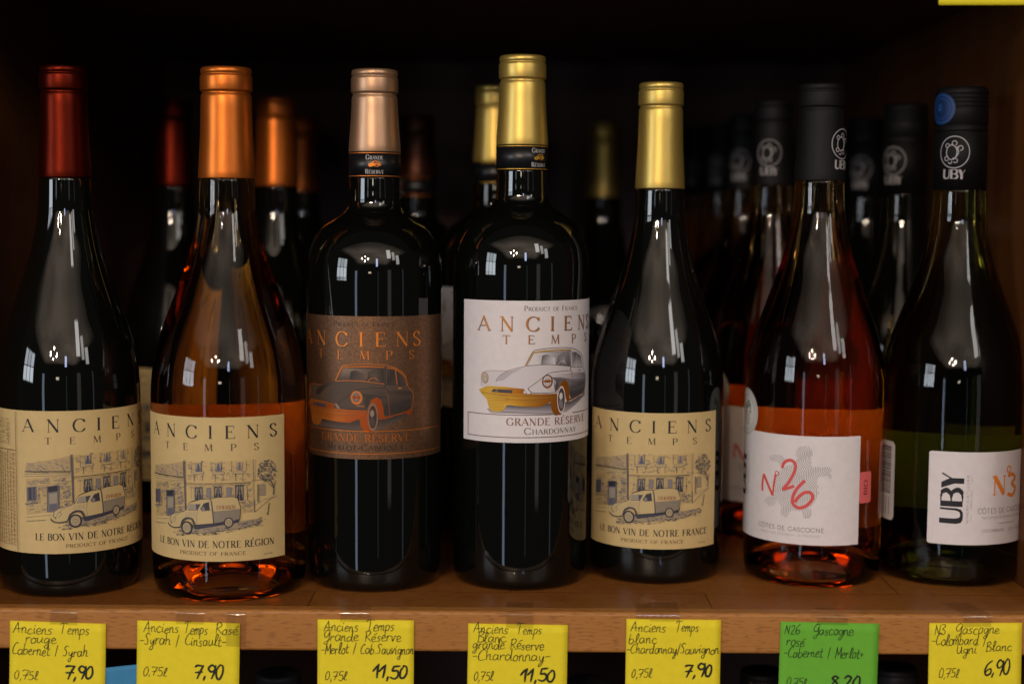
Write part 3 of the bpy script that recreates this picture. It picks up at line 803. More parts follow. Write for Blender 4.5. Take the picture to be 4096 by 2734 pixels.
    # wings and bonnet lines
    ln([(1125, 312), (1000, 340), (890, 375), (800, 430), (750, 470), (716, 535)], 7, LI, 4); ln([(512, 600), (512, 470), (530, 402), (600, 380), (720, 374), (880, 378)], 7, G1 if dark else (150, 120, 96), 4)
    ln([(1170, 640), (1370, 485), (1455, 420), (1560, 394), (1780, 372), (1830, 420)], 9, LI, 3); ln([(1800, 400), (1832, 500), (1842, 780)], 5, K1 if not dark else G1)
    ln([(1925, 362), (1955, 360)], 14, K1 if not dark else G0)
    art.ellipse(*f(565, 482), 1.9, 2.75, (186, 178, 160) if not dark else (120, 80, 44)); art.ring(*f(565, 482), 1.9, 2.8, .35, G1, g); art.ring(*f(572, 500), 1.1, 1.7, .25, K2)
    x, y = f(1450, 535)
    art.ellipse(x, y, 3.0, 3.5, G0 if dark else (188, 104, 40), g); art.ellipse(x - .1, y + .2, 2.3, 2.75, W); art.ellipse(x, y + .15, 2.4, .9, G1, g); art.ring(x, y, 1.5, 2.0, .35, K2); art.ring(x, y, 3.0, 3.5, .4, LI if not dark else G0, 'ink' if not dark else g)
    ln([(1450, 655), (1560, 655)], 9, G0, 0, g)
    ln([(1170, 640), (1230, 702), (1400, 706), (1590, 690)], 10, LI, 3)
    # bumper in gilt
    art.poly(P((478, 655), (600, 598), (860, 615), (1122, 648), (1100, 712), (1350, 722), (1592, 712), (1592, 775), (1482, 850), (1350, 915), (1100, 910), (872, 885), (832, 960), (772, 986), (662, 980), (622, 930), (590, 800), (512, 712)),
             [G0] * 3 + [G1, G1, G1, G1, G1, G1, G1, G1, G0, G0, G0, G0, G0, G0, G0], g)
    for k in range(11):
        y = 740 + k * 22
        ln([(585 + k * 4, y), (740, y + 4), (845 + (60 if k < 5 else -k * 2), y + 6)], 3.5, (128, 88, 24))
    ln([(520, 700), (780, 735), (1100, 752), (1590, 742)], 8, (112, 74, 30)); ln([(850, 800), (1200, 812), (1500, 790)], 6, (112, 70, 26)); ln([(560, 630), (700, 620), (1110, 655)], 6, (120, 84, 40))
    art.poly(P((680, 645), (952, 662), (942, 712), (655, 692)), (62, 58, 66))
    x, y = f(735, 690); text(art, 'ISZ', x, y, 1.1, 3.0, G0, sans=True)
    art.poly(P((1112, 648), (1160, 640), (1222, 715), (1160, 726)), W); ln([(1112, 648), (1160, 726), (1222, 715), (1160, 640)], 5)
    # wheels
    art.poly(P((1592, 700), (1640, 560), (1700, 505), (1755, 550), (1778, 650), (1782, 790), (1868, 768), (1860, 790), (1742, 832), (1700, 700), (1640, 680)), [G1] * 3 + [G1] * 8, g)
    art.poly(P((1490, 850), (1512, 960), (1560, 1042), (1652, 1032), (1690, 960), (1650, 760), (1594, 760)), G1, g)
    x, y = f(1658, 805)
    art.ellipse(x, y, 2.75, 7.35, W if not dark else (120, 106, 98)); art.ellipse(x + .02, y - .1, 2.1, 6.2, K1); art.ellipse(x - .2, y - 2.4, 1.3, 2.6, K2, rot=.2); art.ellipse(x - .3, y + 1.9, 1.1, 1.9, W); art.ring(x, y, 2.15, 6.2, .3, G1, g)
    ln([(1742, 832), (1870, 770), (2010, 690)], 18, G1, 0, g)
    art.poly(P((1990, 700), (2030, 650), (2038, 720), (2010, 760)), G1 if dark else K2, g if dark else 'ink')
    # frame and lower lettering
    rk, rcx = (g, G0) if dark else ('ink', (112, 84, 76))
    art.rect(-50.5, -23.2, -14.5, -22.8, rcx, rk); art.rect(13.0 if not dark else 4.8, -23.2, 50.5, -22.8, rcx, rk)
    art.rect(-50.5, -35.3, 50.5, -34.9, rcx, rk); art.rect(-50.5, -35.3, -50.1, -22.8, rcx, rk); art.rect(50.1, -35.3, 50.5, -22.8, rcx, rk)
    art.rect(-14.5, -23.2, 2.6, -22.8, rcx, rk)
    text(art, 'GRANDE RÉSERVE', 0, -28.6, 3.9, 52, (134, 92, 78) if not dark else (196, 108, 40), 'ink' if not dark else g, bold=1.35)
    text(art, bottom, 0, -33.4, 3.5, 33 if not dark else 44, TX, small=.76, bold=1.15)


def neck_band_print(art, w, h, gold):
    art.rect(-w, h - .9, w, h - .55, gold, 'gilt'); art.rect(-w, .55, w, .9, gold, 'gilt')
    text(art, 'Grande', 0, h - 4.3, 2.5, 9.6, (178, 174, 174), small=.78, bold=1.5)
    text(art, 'Réserve', 0, 1.9, 2.4, 10.4, (178, 174, 174), small=.78, bold=1.5)
    c = h / 2 + .1
    art.poly([(-3.6, c - .9), (-3.4, c + .1), (-1.9, c + .5), (-.9, c + 1.7), (1.8, c + 1.7), (3.0, c + .6), (3.6, c - .2), (3.3, c - .8), (2.4, c - .9), (1.6, c - 1.5), (.4, c - 1.4), (-.4, c - .9), (-2.4, c - 1.5)], gold, 'gilt')
    art.poly([(-.9, c + .6), (-.4, c + 1.3), (.8, c + 1.35), (.8, c + .6)], (10, 10, 12)); art.poly([(1.1, c + .6), (1.1, c + 1.3), (1.7, c + 1.25), (2.3, c + .55)], (10, 10, 12))
    art.ellipse(.9, c - .8, .7, .8, (12, 12, 14)); art.ring(.9, c - .8, .45, .55, .16, gold, 'gilt')


def creature_label(art):
    """white label with the big reptile in fine wavy lines, brushed number and place name (crop pixels)"""
    f = unwrap((3258 - 2900) * 2.24, 274 * 2.24, (872 - 1500) * 2.24, .85, .0386, 535, 1530, -18.0, 1000 * .81 / 6016 / 2.24)
    blobs = [(700, 905, 150, 130, .0), (665, 1010, 185, 215, -.35), (640, 1120, 130, 100, 0), (722, 800, 68, 110, .15), (728, 690, 70, 72, 0), (490, 742, 62, 36, .1), (545, 775, 40, 30, -.7), (905, 850, 62, 42, -.5), (845, 855, 50, 50, 0), (445, 1140, 50, 48, .4), (500, 1100, 40, 32, .4), (578, 1235, 38, 48, 0), (600, 1190, 60, 40, 0), (765, 1240, 40, 50, .3), (730, 1190, 40, 40, 0), (950, 890, 18, 26, 0)]

    def inside(x, y):
        for cx, cy, rx, ry, t in blobs:
            dx, dy = x - cx, y - cy; c, s = math.cos(t), math.sin(t)
            if ((dx * c + dy * s) / rx) ** 2 + ((-dx * s + dy * c) / ry) ** 2 < 1:
                return True
        return False
    for k in range(-20, 50):
        run = []
        for j in range(0, 150):
            y = 610 + j * 5
            x = 430 + k * 17.5 + 13 * math.sin(y / 26 + k * .33) + (y - 950) * .34 + 9 * math.sin(y / 61 + k * .15)
            if inside(x, y):
                run.append(f(x, y))
            else:
                if len(run) > 2:
                    art.line(run, .30, (140, 137, 140))
                run = []
        if len(run) > 2:
            art.line(run, .30, (140, 137, 140))
    C = (214, 82, 80)
    for pts, w in (([(372, 1046), (372, 970), (382, 892)], 1.45), ([(382, 892), (420, 985), (464, 1086)], 1.55), ([(464, 1086), (472, 990), (486, 890)], 1.3), ([(540, 832), (560, 780), (610, 757), (652, 790), (648, 860), (600, 960), (548, 1030)], 1.75), ([(548, 1030), (600, 1012), (648, 992)], 1.7),
                   ([(738, 938), (680, 1005), (642, 1080), (640, 1150), (688, 1190), (755, 1168), (806, 1100), (790, 1050), (740, 1048), (690, 1088), (655, 1140)], 1.85)):
        art.line([f(*p) for p in pts], w, C, smooth=6)
    x, y = f(497, 882); art.ring(x, y, 1.05, 1.15, .55, C)
    a = f(345, 1395)[0]; b = f(916, 1395)[0]; v = f(630, 1405)[1]
    text(art, 'CÔTES DE GASCOGNE', (a + b) / 2, v, 2.3, b - a, (112, 110, 114), sans=True, bold=1.15)
    text(art, 'Indication Géographique Protégée', (a + b) / 2 - .3, v - 2.7, 1.35, (b - a) * .9, (140, 138, 140), sans=True, small=.8, bold=.9)
    uby_side(art, -43.6, (f(700, 1170)[1], f(700, 745)[1]))
    return f


def uby_side(art, x, vr):
    s = (vr[1] - vr[0]) / 750
    uby(art, lambda a, b: (x + 7.8 - b * s, vr[0] + a * s), (22, 22, 34))
    mid = (vr[0] + vr[1]) / 2
    text(art, 'WINERY-DISTILLERIE', x + 10.6, mid, 1.25, (vr[1] - vr[0]) * .96, (96, 94, 104), rot=True, sans=True)
    text(art, 'FAMILIALE', x + 12.5, mid - .2, 1.15, (vr[1] - vr[0]) * .38, (104, 102, 110), rot=True, sans=True)
    for k in (-1, 1):
        c = mid + k * (vr[1] - vr[0]) * .37; art.rect(x + 11.9, c - 1.9, x + 12.05, c + 1.9, (130, 128, 134))


# ---------------------------------------------------------------- cabinet
XL, XR, YB = -0.3000, 0.2826, 0.55
ZU = 0.3335
cab = thing('wine_cabinet', 'dark brown beech shop cabinet compartment holding the wine bottles', 'shelf', (0, 0, -0.40))


def cbox(name, *a, **k):
    o = box(name, *a, **k); o.parent = cab; o.location = (0, 0, 0.40); return o


shelf = cbox('shelf_board', XL, XR, 0.0105, YB, -0.0205, 0.0, M['board'])
edge = cbox('front_edging', XL - 0.02, XR + 0.02, 0.0, 0.0102, -0.0205, 0.0006, M['edging'], bevel=0.0016)
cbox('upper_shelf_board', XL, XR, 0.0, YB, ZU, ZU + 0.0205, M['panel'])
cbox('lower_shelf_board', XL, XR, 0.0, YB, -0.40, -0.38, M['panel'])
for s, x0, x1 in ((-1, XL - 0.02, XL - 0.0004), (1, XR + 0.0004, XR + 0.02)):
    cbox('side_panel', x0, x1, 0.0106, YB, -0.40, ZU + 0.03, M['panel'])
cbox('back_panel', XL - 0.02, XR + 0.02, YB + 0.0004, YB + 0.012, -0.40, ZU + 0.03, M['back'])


# ---------------------------------------------------------------- bottles
BURG = [(0, .354), (.06, .368), (.093, .388), (.155, .455), (.218, .556), (.30, .722), (.36, .84), (.404, .912), (.45, .966), (.50, .995), (.54, 1.0)]
BORD = [(0, .365), (.03, .37), (.066, .385), (.084, .45), (.101, .60), (.126, .79), (.168, .93), (.21, .985), (.25, 1.0)]


class Bottle:
    pass


def place(Uc, Vf, rpx):
    """axis position on the shelf from the base's lowest pixel; radius from its half width"""
    p = on_shelf(Uc, Vf); d = Vector((p.x - CAM.x, p.y - CAM.y, 0)); h = d.length
    fwd = (CM @ Vector((0, 0, -1)))
    Rm = 0.04
    for _ in range(6):
        c = p + d.normalized() * Rm
        depth = (Vector((c.x, c.y, 0.1)) - CAM).dot(fwd); Rm = rpx / FPX * depth
    return c, Rm


def z_at(c, Rm, V, front=True):
    """height of pixel row V on the bottle (front surface, or the axis)"""
    dirh = Vector((c.x - CAM.x, c.y - CAM.y)).normalized()
    q = Vector((c.x, c.y)) - dirh * (Rm if front else 0)
    zz = 0.15
    for _ in range(8):                                  # find z whose projection has row V
        v = CM.transposed() @ (Vector((q.x, q.y, zz)) - CAM)
        row = 1367 - FPX * v.y / -v.z
        zz += (row - V) * (-v.z) / FPX
    return zz


def make_bottle(name, label, cat_group, c, Rm, ztop, zcap, shape, gmat, cmat, cap='foil', band=0.0):
    """bottle body with punt, capsule; zcap: lower edge of the capsule (or neck band)"""
    al = math.atan2(CAM.x - c.x, -(CAM.y - c.y))
    root = thing(name, label, 'wine bottle', (c.x, c.y, 0), al, cat_group)
    H = zcap
    side = catmull([(Rm * fr, H * (1 - s)) for s, fr in shape], 6)
    rn = Rm * shape[0][1]
    base = [(Rm, H * .3), (Rm * .998, H * .1), (Rm * .994, .012), (Rm * .985, .006), (Rm * .955, .0018), (Rm * .90, .0001), (Rm * .84, .0006)]
    punt = [(Rm * .76, .006), (Rm * .62, .013), (Rm * .42, .0185), (Rm * .2, .0212), (0, .022)]
    prof = [(0, ztop - .0012), (rn * .74, ztop - .0012), (rn * .80, ztop - .003), (rn * .82, zcap + (ztop - zcap) * .6), (rn * .86, zcap + .012), (rn * .955, zcap + .0005)] + side + base + punt
    body = lathe('body', prof, gmat, root)
    g = .0004
    zb = zcap + band
    hC = ztop - zb
    if cap == 'foil':
        lip = [(.0, 0), (.80, .0002), (.88, .0005), (.915, .0012), (.925, .0024), (.922, .0033), (.895, .0037), (.895, .0043), (.935, .0047), (.942, .0055), (.945, .009), (.942, .0122), (.935, .0126), (.895, .0129), (.868, .0133), (.868, .0141), (.90, .0147), (.916, .016), (.925, .021)]
        cp = [(rn * r, ztop - d) for r, d in lip] + [(rn * .95, zb + hC * .4), (rn + g, zb + .004), (rn + g * 1.4, zb + .0004), (rn + g * 1.2, zb), (rn * .9, zb + .0002)]
    else:
        cp = [(0, ztop), (rn * .90, ztop - .0002), (rn * .985, ztop - .0012), (rn + g, ztop - .003)]
        z = ztop - .004
        for k in range(4):
            cp += [(rn + g, z), (rn - .0002, z - .0005), (rn - .0002, z - .0011), (rn + g, z - .0016)]; z -= .0023
        cp += [(rn + g, z), (rn + g, ztop - .021), (rn - .0003, ztop - .0215), (rn - .0003, ztop - .0221), (rn + g, ztop - .0226), (rn + g, ztop - .0245), (rn - .0003, ztop - .025), (rn - .0003, ztop - .0256), (rn + g, ztop - .0261), (rn + g, zb), (rn * .9, zb + .0002)]
    cpo = lathe('capsule' if cap == 'foil' else 'screw_cap', cp, cmat, root, 72)
    B = Bottle(); B.root, B.R, B.c, B.rn, B.ztop, B.zcap, B.zb, B.body, B.cap = root, Rm, c, rn, ztop, zcap, zb, body, cpo
    return B


def wrap(Rr, z0, ph0):
    def fn(u, v, lift):
        k = u / GRID; i = math.floor(k); a = ph0 + i * GRID / 1000 / Rr; b = ph0 + (i + 1) * GRID / 1000 / Rr; t = k - i
        r = Rr + lift
        return (r * (math.sin(a) * (1 - t) + math.sin(b) * t), -r * (math.cos(a) * (1 - t) + math.cos(b) * t), z0 + v / 1000)
    return fn


def sheet(B, name, u0, u1, v0, v1, Rr, z0, ph0, material, corner=0.0, parent=None):
    """a paper label wrapped round the glass, with its thickness"""
    us = [u0] + [k * GRID for k in range(math.ceil((u0 + .01) / GRID), math.ceil((u1 - .01) / GRID))] + [u1]
    fn = wrap(Rr, z0, ph0); V, F = [], []
    for lift in (0.0, -0.00013):
        for u in us:
            e = 0.0
            if corner:
                d = min(u - u0, u1 - u); e = corner - math.sqrt(max(corner ** 2 - (corner - d) ** 2, 0)) if d < corner else 0
            V += [fn(u, v0 + e, lift), fn(u, v1 - e, lift)]
    n = len(us); m = 2 * n
    for i in range(n - 1):
        F.append((2 * i, 2 * i + 2, 2 * i + 3, 2 * i + 1)); F.append((m + 2 * i, m + 2 * i + 1, m + 2 * i + 3, m + 2 * i + 2))
        F.append((2 * i, m + 2 * i, m + 2 * i + 2, 2 * i + 2)); F.append((2 * i + 1, 2 * i + 3, m + 2 * i + 3, m + 2 * i + 1))
    F.append((0, 1, m + 1, m)); e = 2 * n - 2; F.append((e, m + e, m + e + 1, e + 1))
    return mesh_obj(name, V, F, material, parent or B.root)


def print_on(art, part, Rr, z0, ph0, ink='lettering', gilt='gilt_print'):
    fn = wrap(Rr, z0, ph0)
    art.build('ink', ink, part, fn); art.build('gilt', gilt, part, fn)


VAN = Art(); van_label(VAN, 'RÉGION'); VAN_F = Art(); van_label(VAN_F, 'FRANCE', 5)
SIDE = Art(); van_label(SIDE, 'RÉGION'); side_panel_print(SIDE, -66, -44.5, -37, 37)
CARW = Art(); car_label(CARW, 'Chardonnay', False); CARB = Art(); car_label(CARB, 'Merlot-Cabernet', True)
S = 1.7437


def z_pair(c, Rm, Vt, Vb):
    return z_at(c, Rm, Vt), z_at(c, Rm, Vb)


def cap_logo(B, ph, zc, parent, size=1.0, col=(165, 160, 164)):
    a = Art(); turtle_emblem(a, 0, 0, .066 * size, col)
    uby(a, lambda x, y: ((x - 375) * .0168 * size, -15.2 * size + y * .0168 * size), col)
    fn = wrap(B.rn + .0004, zc, ph); return a.build('ink', 'emblem', parent, fn, base=.0001)


def van_bottle(label, c, Rm, ztop, zcap, cmat, gmat, zl, ph, art, group=None, side=False, back=None):
    B = make_bottle('wine_bottle', label, group, c, Rm, ztop, zcap, BURG, gmat, cmat)
    Rl = Rm + .0002
    lab = sheet(B, 'label', -66 if side else -46, 41, -37.6, 37.6, Rl, zl, ph, M['cream'])
    print_on(art, lab, Rl, zl, ph, 'label_print')
    if back:
        sheet(B, 'back_label', back[0], back[1], -37, 37, Rl, zl, math.pi + ph, M['cream'])
    return B


def car_bottle(label, c, Rm, ztop, zcap, cmat, zl, ph, art, lm, phb, gold, group=None):
    B = make_bottle('wine_bottle', label, group, c, Rm, ztop, zcap, BORD, M['dark'], cmat, band=.0138)
    Rl = Rm + .0002
    lab = sheet(B, 'label', -54.5, 54.5, -38, 38, Rl, zl, ph, lm); print_on(art, lab, Rl, zl, ph, 'label_print')
    rb = B.rn + .0005
    bd = lathe('neck_band', [(B.rn * .9, zcap), (rb, zcap), (rb, zcap + .0137), (B.rn * .9, zcap + .0137)], M['band'], B.root, 72)
    a = Art(); neck_band_print(a, 28, 13.8, gold); print_on(a, bd, rb, zcap, phb, 'band_print', 'band_gilt')
    return B


def front(Uc, Vf, rpx, Vtop, Vcap):
    c, Rm = place(Uc * S, Vf * S, rpx * S)
    return c, Rm, z_at(c, 0, Vtop * S, False), z_at(c, 0, Vcap * S, False)


# -- the seven bottles of the front row (positions in px of a 2349 px wide view)
c, Rm, zt, zc = front(166, 1372, 160, 152, 408)
zl = sum(z_pair(c, Rm, 1637, 2217)) / 2
van_bottle('dark red wine bottle with dark red capsule and cream delivery van label', c, Rm, zt, zc, M['cap_red'], M['dark'], zl, R_(22.8), SIDE, side=True)
FR1 = (c, Rm, zt, zc, zl)

c, Rm, zt, zc = front(529, 1384, 175, 155, 410)
zl = sum(z_pair(c, Rm, 1667, 2245)) / 2
van_bottle('clear orange rosé bottle with bright orange capsule and cream delivery van label', c, Rm, zt, zc, M['cap_orange'], M['rose'], zl, R_(-13.3), VAN, side=True, back=(-40, 40))
FR2 = (c, Rm, zt, zc, zl)

c, Rm, zt, zc = front(860, 1362, 154, 160, 408)
zl = sum(z_pair(c, Rm, 1266, 1835)) / 2
car_bottle('black bottle with pink copper capsule and dark bronze saloon car label', c, Rm, zt, zc, M['cap_copper'], zl, R_(-9), CARB, M['bronze'], R_(0), (226, 130, 50))
FR3 = (c, Rm, zt, zc, zl)

c, Rm, zt, zc = front(1190, 1358, 155, 128, 392)
zl = sum(z_pair(c, Rm, 1205, 1768)) / 2
car_bottle('tall black bottle with gold capsule and white saloon car label', c, Rm, zt, zc, M['cap_gold'], zl, R_(28.3), CARW, M['white'], R_(42), (214, 164, 60))
FR4 = (c, Rm, zt, zc, zl)

c, Rm, zt, zc = front(1500, 1343, 152, 190, 433)
zl = sum(z_pair(c, Rm, 1651, 2196)) / 2
van_bottle('black bottle with plain gold capsule and cream delivery van label', c, Rm, zt, zc, M['cap_gold'], M['dark'], zl, R_(-2), VAN_F)
FR5 = (c, Rm, zt, zc, zl)

# -- clear rose bottle with the brushed number
CREA = Art(); creature_label(CREA)


def creature_bottle(label, c, Rm, zt, zc, ph, zl, group=None, logo_ph=0.9, gm='rose_deep'):
    B = make_bottle('wine_bottle', label, group, c, Rm, zt, zc, BURG, M[gm], M['cap_black'])
    Rl = Rm + .0002
    lab = sheet(B, 'label', -53, 39.6, -29.9, 29.9, Rl, zl, ph, M['white']); print_on(CREA, lab, Rl, zl, ph, 'label_print')
    tab = sheet(B, 'coral_tab', 39.8, 49.0, -7.5, 9.8, Rl, zl, ph, M['pink'], 1.0)
    a = Art(); text(a, 'BIO', 45.9, 1.2, 3.0, 8.5, (60, 18, 24), bold=1.4, rot=True); print_on(a, tab, Rl, zl, ph)
    # round medal overlapping the label's far edge
    a = Art(); m0 = (-36.2, 39.2); rr = 13.4
    a.ellipse(*m0, rr, rr, (222, 219, 214), n=48); a.ring(*m0, rr * .93, rr * .93, .35, (70, 72, 70), n=48); a.ring(*m0, rr * .72, rr * .72, .25, (90, 92, 90), n=40)
    q = random.Random(3)
    for _ in range(26):
        x = m0[0] + q.gauss(0.6, 2.2); v = m0[1] + 3.5 + q.gauss(0, 1.6); a.ellipse(x, v, q.uniform(.5, 1.1), q.uniform(.4, .8), (40, 84, 34), n=7, rot=q.uniform(0, 3))
    for k in range(22):
        t = R_(-90 + k * 8.4); a.rect(m0[0] + rr * .82 * math.cos(t) - .3, m0[1] + rr * .82 * math.sin(t) - .4, m0[0] + rr * .82 * math.cos(t) + .3, m0[1] + rr * .82 * math.sin(t) + .4, (80, 84, 80))
    for k, s in enumerate(('VIGNE', 'NATURE', 'TERRE')):
        text(a, s, m0[0] + .5, m0[1] - 2.2 - k * 2.4, 1.6, 9, (74, 80, 76), sans=True)
    a.build('ink', 'medal', B.root, wrap(Rl, zl, ph), base=.00022)
    sheet(B, 'back_label', -36, 36, -34, 34, Rl, zl + .004, math.pi + ph + .42, M['white'])
    cap_logo(B, logo_ph, zt - .0335, B.cap, .92)
    return B


c, Rm, zt, zc = front(1858, 1351, 156, 193, 415)
zl = sum(z_pair(c, Rm, 1500 + 540 / 2.24, 1500 + 1530 / 2.24)) / 2
creature_bottle('clear pink rosé bottle with white hand-brushed number label and coral tab', c, Rm, zt, zc, R_(-18), zl, logo_ph=R_(58))
FR6 = (c, Rm, zt, zc, zl)


def number_bottle(label, c, Rm, zt, zc, ph, zl, group=None, logo_ph=0.0, sticker=False, gm='olive', back_ph=None):
    B = make_bottle('wine_bottle', label, group, c, Rm, zt, zc, BURG, M[gm], M['cap_black'], 'screw')
    Rl = Rm + .0002
    lab = sheet(B, 'label', 0, 86, -25.6, 25.6, Rl, zl, ph, M['white'], .6)
    a = Art(); uby_side(a, 11.2, (-14.2, 14.0))
    O = (232, 134, 52)
    letter(a, 'N', 35.0, 1.8, 10.5, .95, O, bold=1.9)
    a.ring(46.8, 15.4, 1.5, 1.8, .9, O)
    a.line([(46.0, 11.6), (49.5, 12.6), (52.5, 10.2), (49.6, 7.2), (53.0, 4.4), (50.2, .8), (46.0, 2.0)], 1.9, O, smooth=5)
    text(a, 'CÔTES DE GASCOGNE', 46, -8.2, 2.8, 38, (110, 106, 112), sans=True, bold=1.0)
    text(a, 'Indication Géographique Protégée', 46, -11.2, 1.5, 33, (120, 116, 120), sans=True, small=.8)
    a.rect(40, -14.2, 52, -13.9, (130, 120, 120)); text(a, 'COLOMBARD - UGNI BLANC', 46, -18.6, 1.6, 33, (120, 116, 120), sans=True)
    print_on(a, lab, Rl, zl, ph)
    bl = sheet(B, 'back_label', -150, -37.5, -17.0, 27.5, Rl, zl, 0.08, M['white'], 2.0)
    a = Art(); q = random.Random(6); v = -2.0
    while v < 24:
        t = q.uniform(.25, .8); a.rect(-54, v, -40.4, v + t, (40, 40, 44)); v += t + q.uniform(.25, .7)
    for k in range(4):
        a.rect(-51 + k * 3, -14, -50.4 + k * 3, -4, (120, 118, 120))
    print_on(a, bl, Rl, zl, 0.08, 'barcode')
    cap_logo(B, logo_ph, zt - .0365, B.cap, .98)
    if sticker:
        a = Art(); a.ellipse(0, 0, 8.6, 8.8, (10, 46, 100), n=40); a.ring(0, 0, 7.4, 7.6, .5, (30, 76, 136), n=36)
        a.ring(0, 0, 6.6, 6.8, .25, (8, 34, 80), n=36); a.ring(-.4, .2, 2.6, 4.2, .55, (6, 26, 62), n=20); a.ring(-1.4, .8, 1.0, 1.6, .5, (46, 104, 170), n=14)
        for k in range(24):
            t = k * math.pi / 12; a.rect(5.6 * math.cos(t) - .28, 5.6 * math.sin(t) - .28, 5.6 * math.cos(t) + .28, 5.6 * math.sin(t) + .28, (34, 88, 156))
        a.build('ink', 'blue_sticker', B.cap, wrap(B.rn + .0005, zt - .0125, R_(-46)), base=.0003)
    return B


c, Rm, zt, zc = front(2172, 1348, 161, 201, 436)
zl = sum(z_pair(c, Rm, 1750 + 238 / 3.484, 1750 + 1438 / 3.484)) / 2
number_bottle('olive green screw cap bottle with blue round sticker and white numbered label', c, Rm, zt, zc, R_(-16.5), zl, logo_ph=R_(-13), sticker=True)
FR7 = (c, Rm, zt, zc, zl)


# ---------------------------------------------------------------- bottles further back
def behind(F, Ucap, ratio):
    """a like bottle standing ratio times further from the camera, its cap centred on pixel column Ucap"""
    c0, Rm, zt, zc, zl = F
    d0 = Vector((c0.x - CAM.x, c0.y - CAM.y)).length
    dr = ray(Ucap * S, 250 * S); h = Vector((dr.x, dr.y)).normalized() * d0 * ratio
    y = min(CAM.y + h.y, YB - Rm - .004)
    return Vector((CAM.x + h.x * (y - CAM.y) / h.y, y, 0)), Rm, zt, zc, zl


G_RED, G_ORA, G_UBR, G_UBG = None, 'orange capped bottles behind the clear rosé', 'black capped bottles in line behind the number label rosé', 'black screw capped bottles in line behind the olive bottle'
c, Rm, zt, zc, zl = behind(FR1, 397, 1.25)
van_bottle('dark bottle with dim red capsule standing behind the front red wine', c, Rm, zt, zc, M['cap_red'], M['dark'], zl, R_(-20), VAN, G_RED)
for i, (U, q, lb) in enumerate(((633, 1.238, 'orange capped bottle directly behind the clear orange rosé'), (690, 1.474, 'orange capped bottle at the back, second behind the clear orange rosé'))):
    c, Rm, zt, zc, zl = behind(FR2, U, q)
    van_bottle(lb, c, Rm * .97, zt, zc, M['cap_orange'], M['dark'], zl, R_(30), VAN, G_ORA)
c, Rm, zt, zc, zl = behind(FR3, 958, 1.33)
car_bottle('black bottle with copper capsule coloured dark as if in shadow behind the bronze label bottle', c, Rm, zt - .006, zc - .006, M['cap_copper_shaded'], zl, R_(-60), CARB, M['bronze'], R_(-70), (226, 130, 50))
c, Rm, zt, zc, zl = behind(FR4, 1137, 1.171)
car_bottle('black bottle with gold capsule half hidden behind the tall white label bottle', c, Rm, zt - .004, zc - .004, M['cap_gold'], zl, R_(-20), CARW, M['white'], R_(70), (214, 164, 60))
c, Rm, zt, zc, zl = behind(FR5, 1387, 1.413)
van_bottle('black bottle with blurred gold capsule at the back of the shelf', c, Rm, zt, zc, M['cap_gold'], M['dark'], zl, R_(60), VAN_F)
names = ('first behind the front one', 'second behind the front one', 'third behind the front one', 'last before the back panel')
for i, (U, q) in enumerate(((1775, 1.135), (1712, 1.29), (1660, 1.42), (1605, 1.53))):
    c, Rm, zt, zc, zl = behind(FR6, U, q)
    creature_bottle('black capped pink rosé bottle, ' + names[i].replace('the front one', 'the coral tab bottle'), c, Rm * .97, zt, zc, R_(-5), zl, G_UBR, logo_ph=R_(-10 - i * 8), gm='rose_deep')
for i, (U, q) in enumerate(((2078, 1.135), (1994, 1.29), (1930, 1.45))):
    c, Rm, zt, zc, zl = behind(FR7, U, q)
    number_bottle('black screw capped dark bottle, ' + names[i].replace('the front one', 'the blue sticker bottle'), c, Rm * .97, zt, zc, R_(10), zl, G_UBG, logo_ph=R_(-30 if i == 0 else -22), gm='dark')


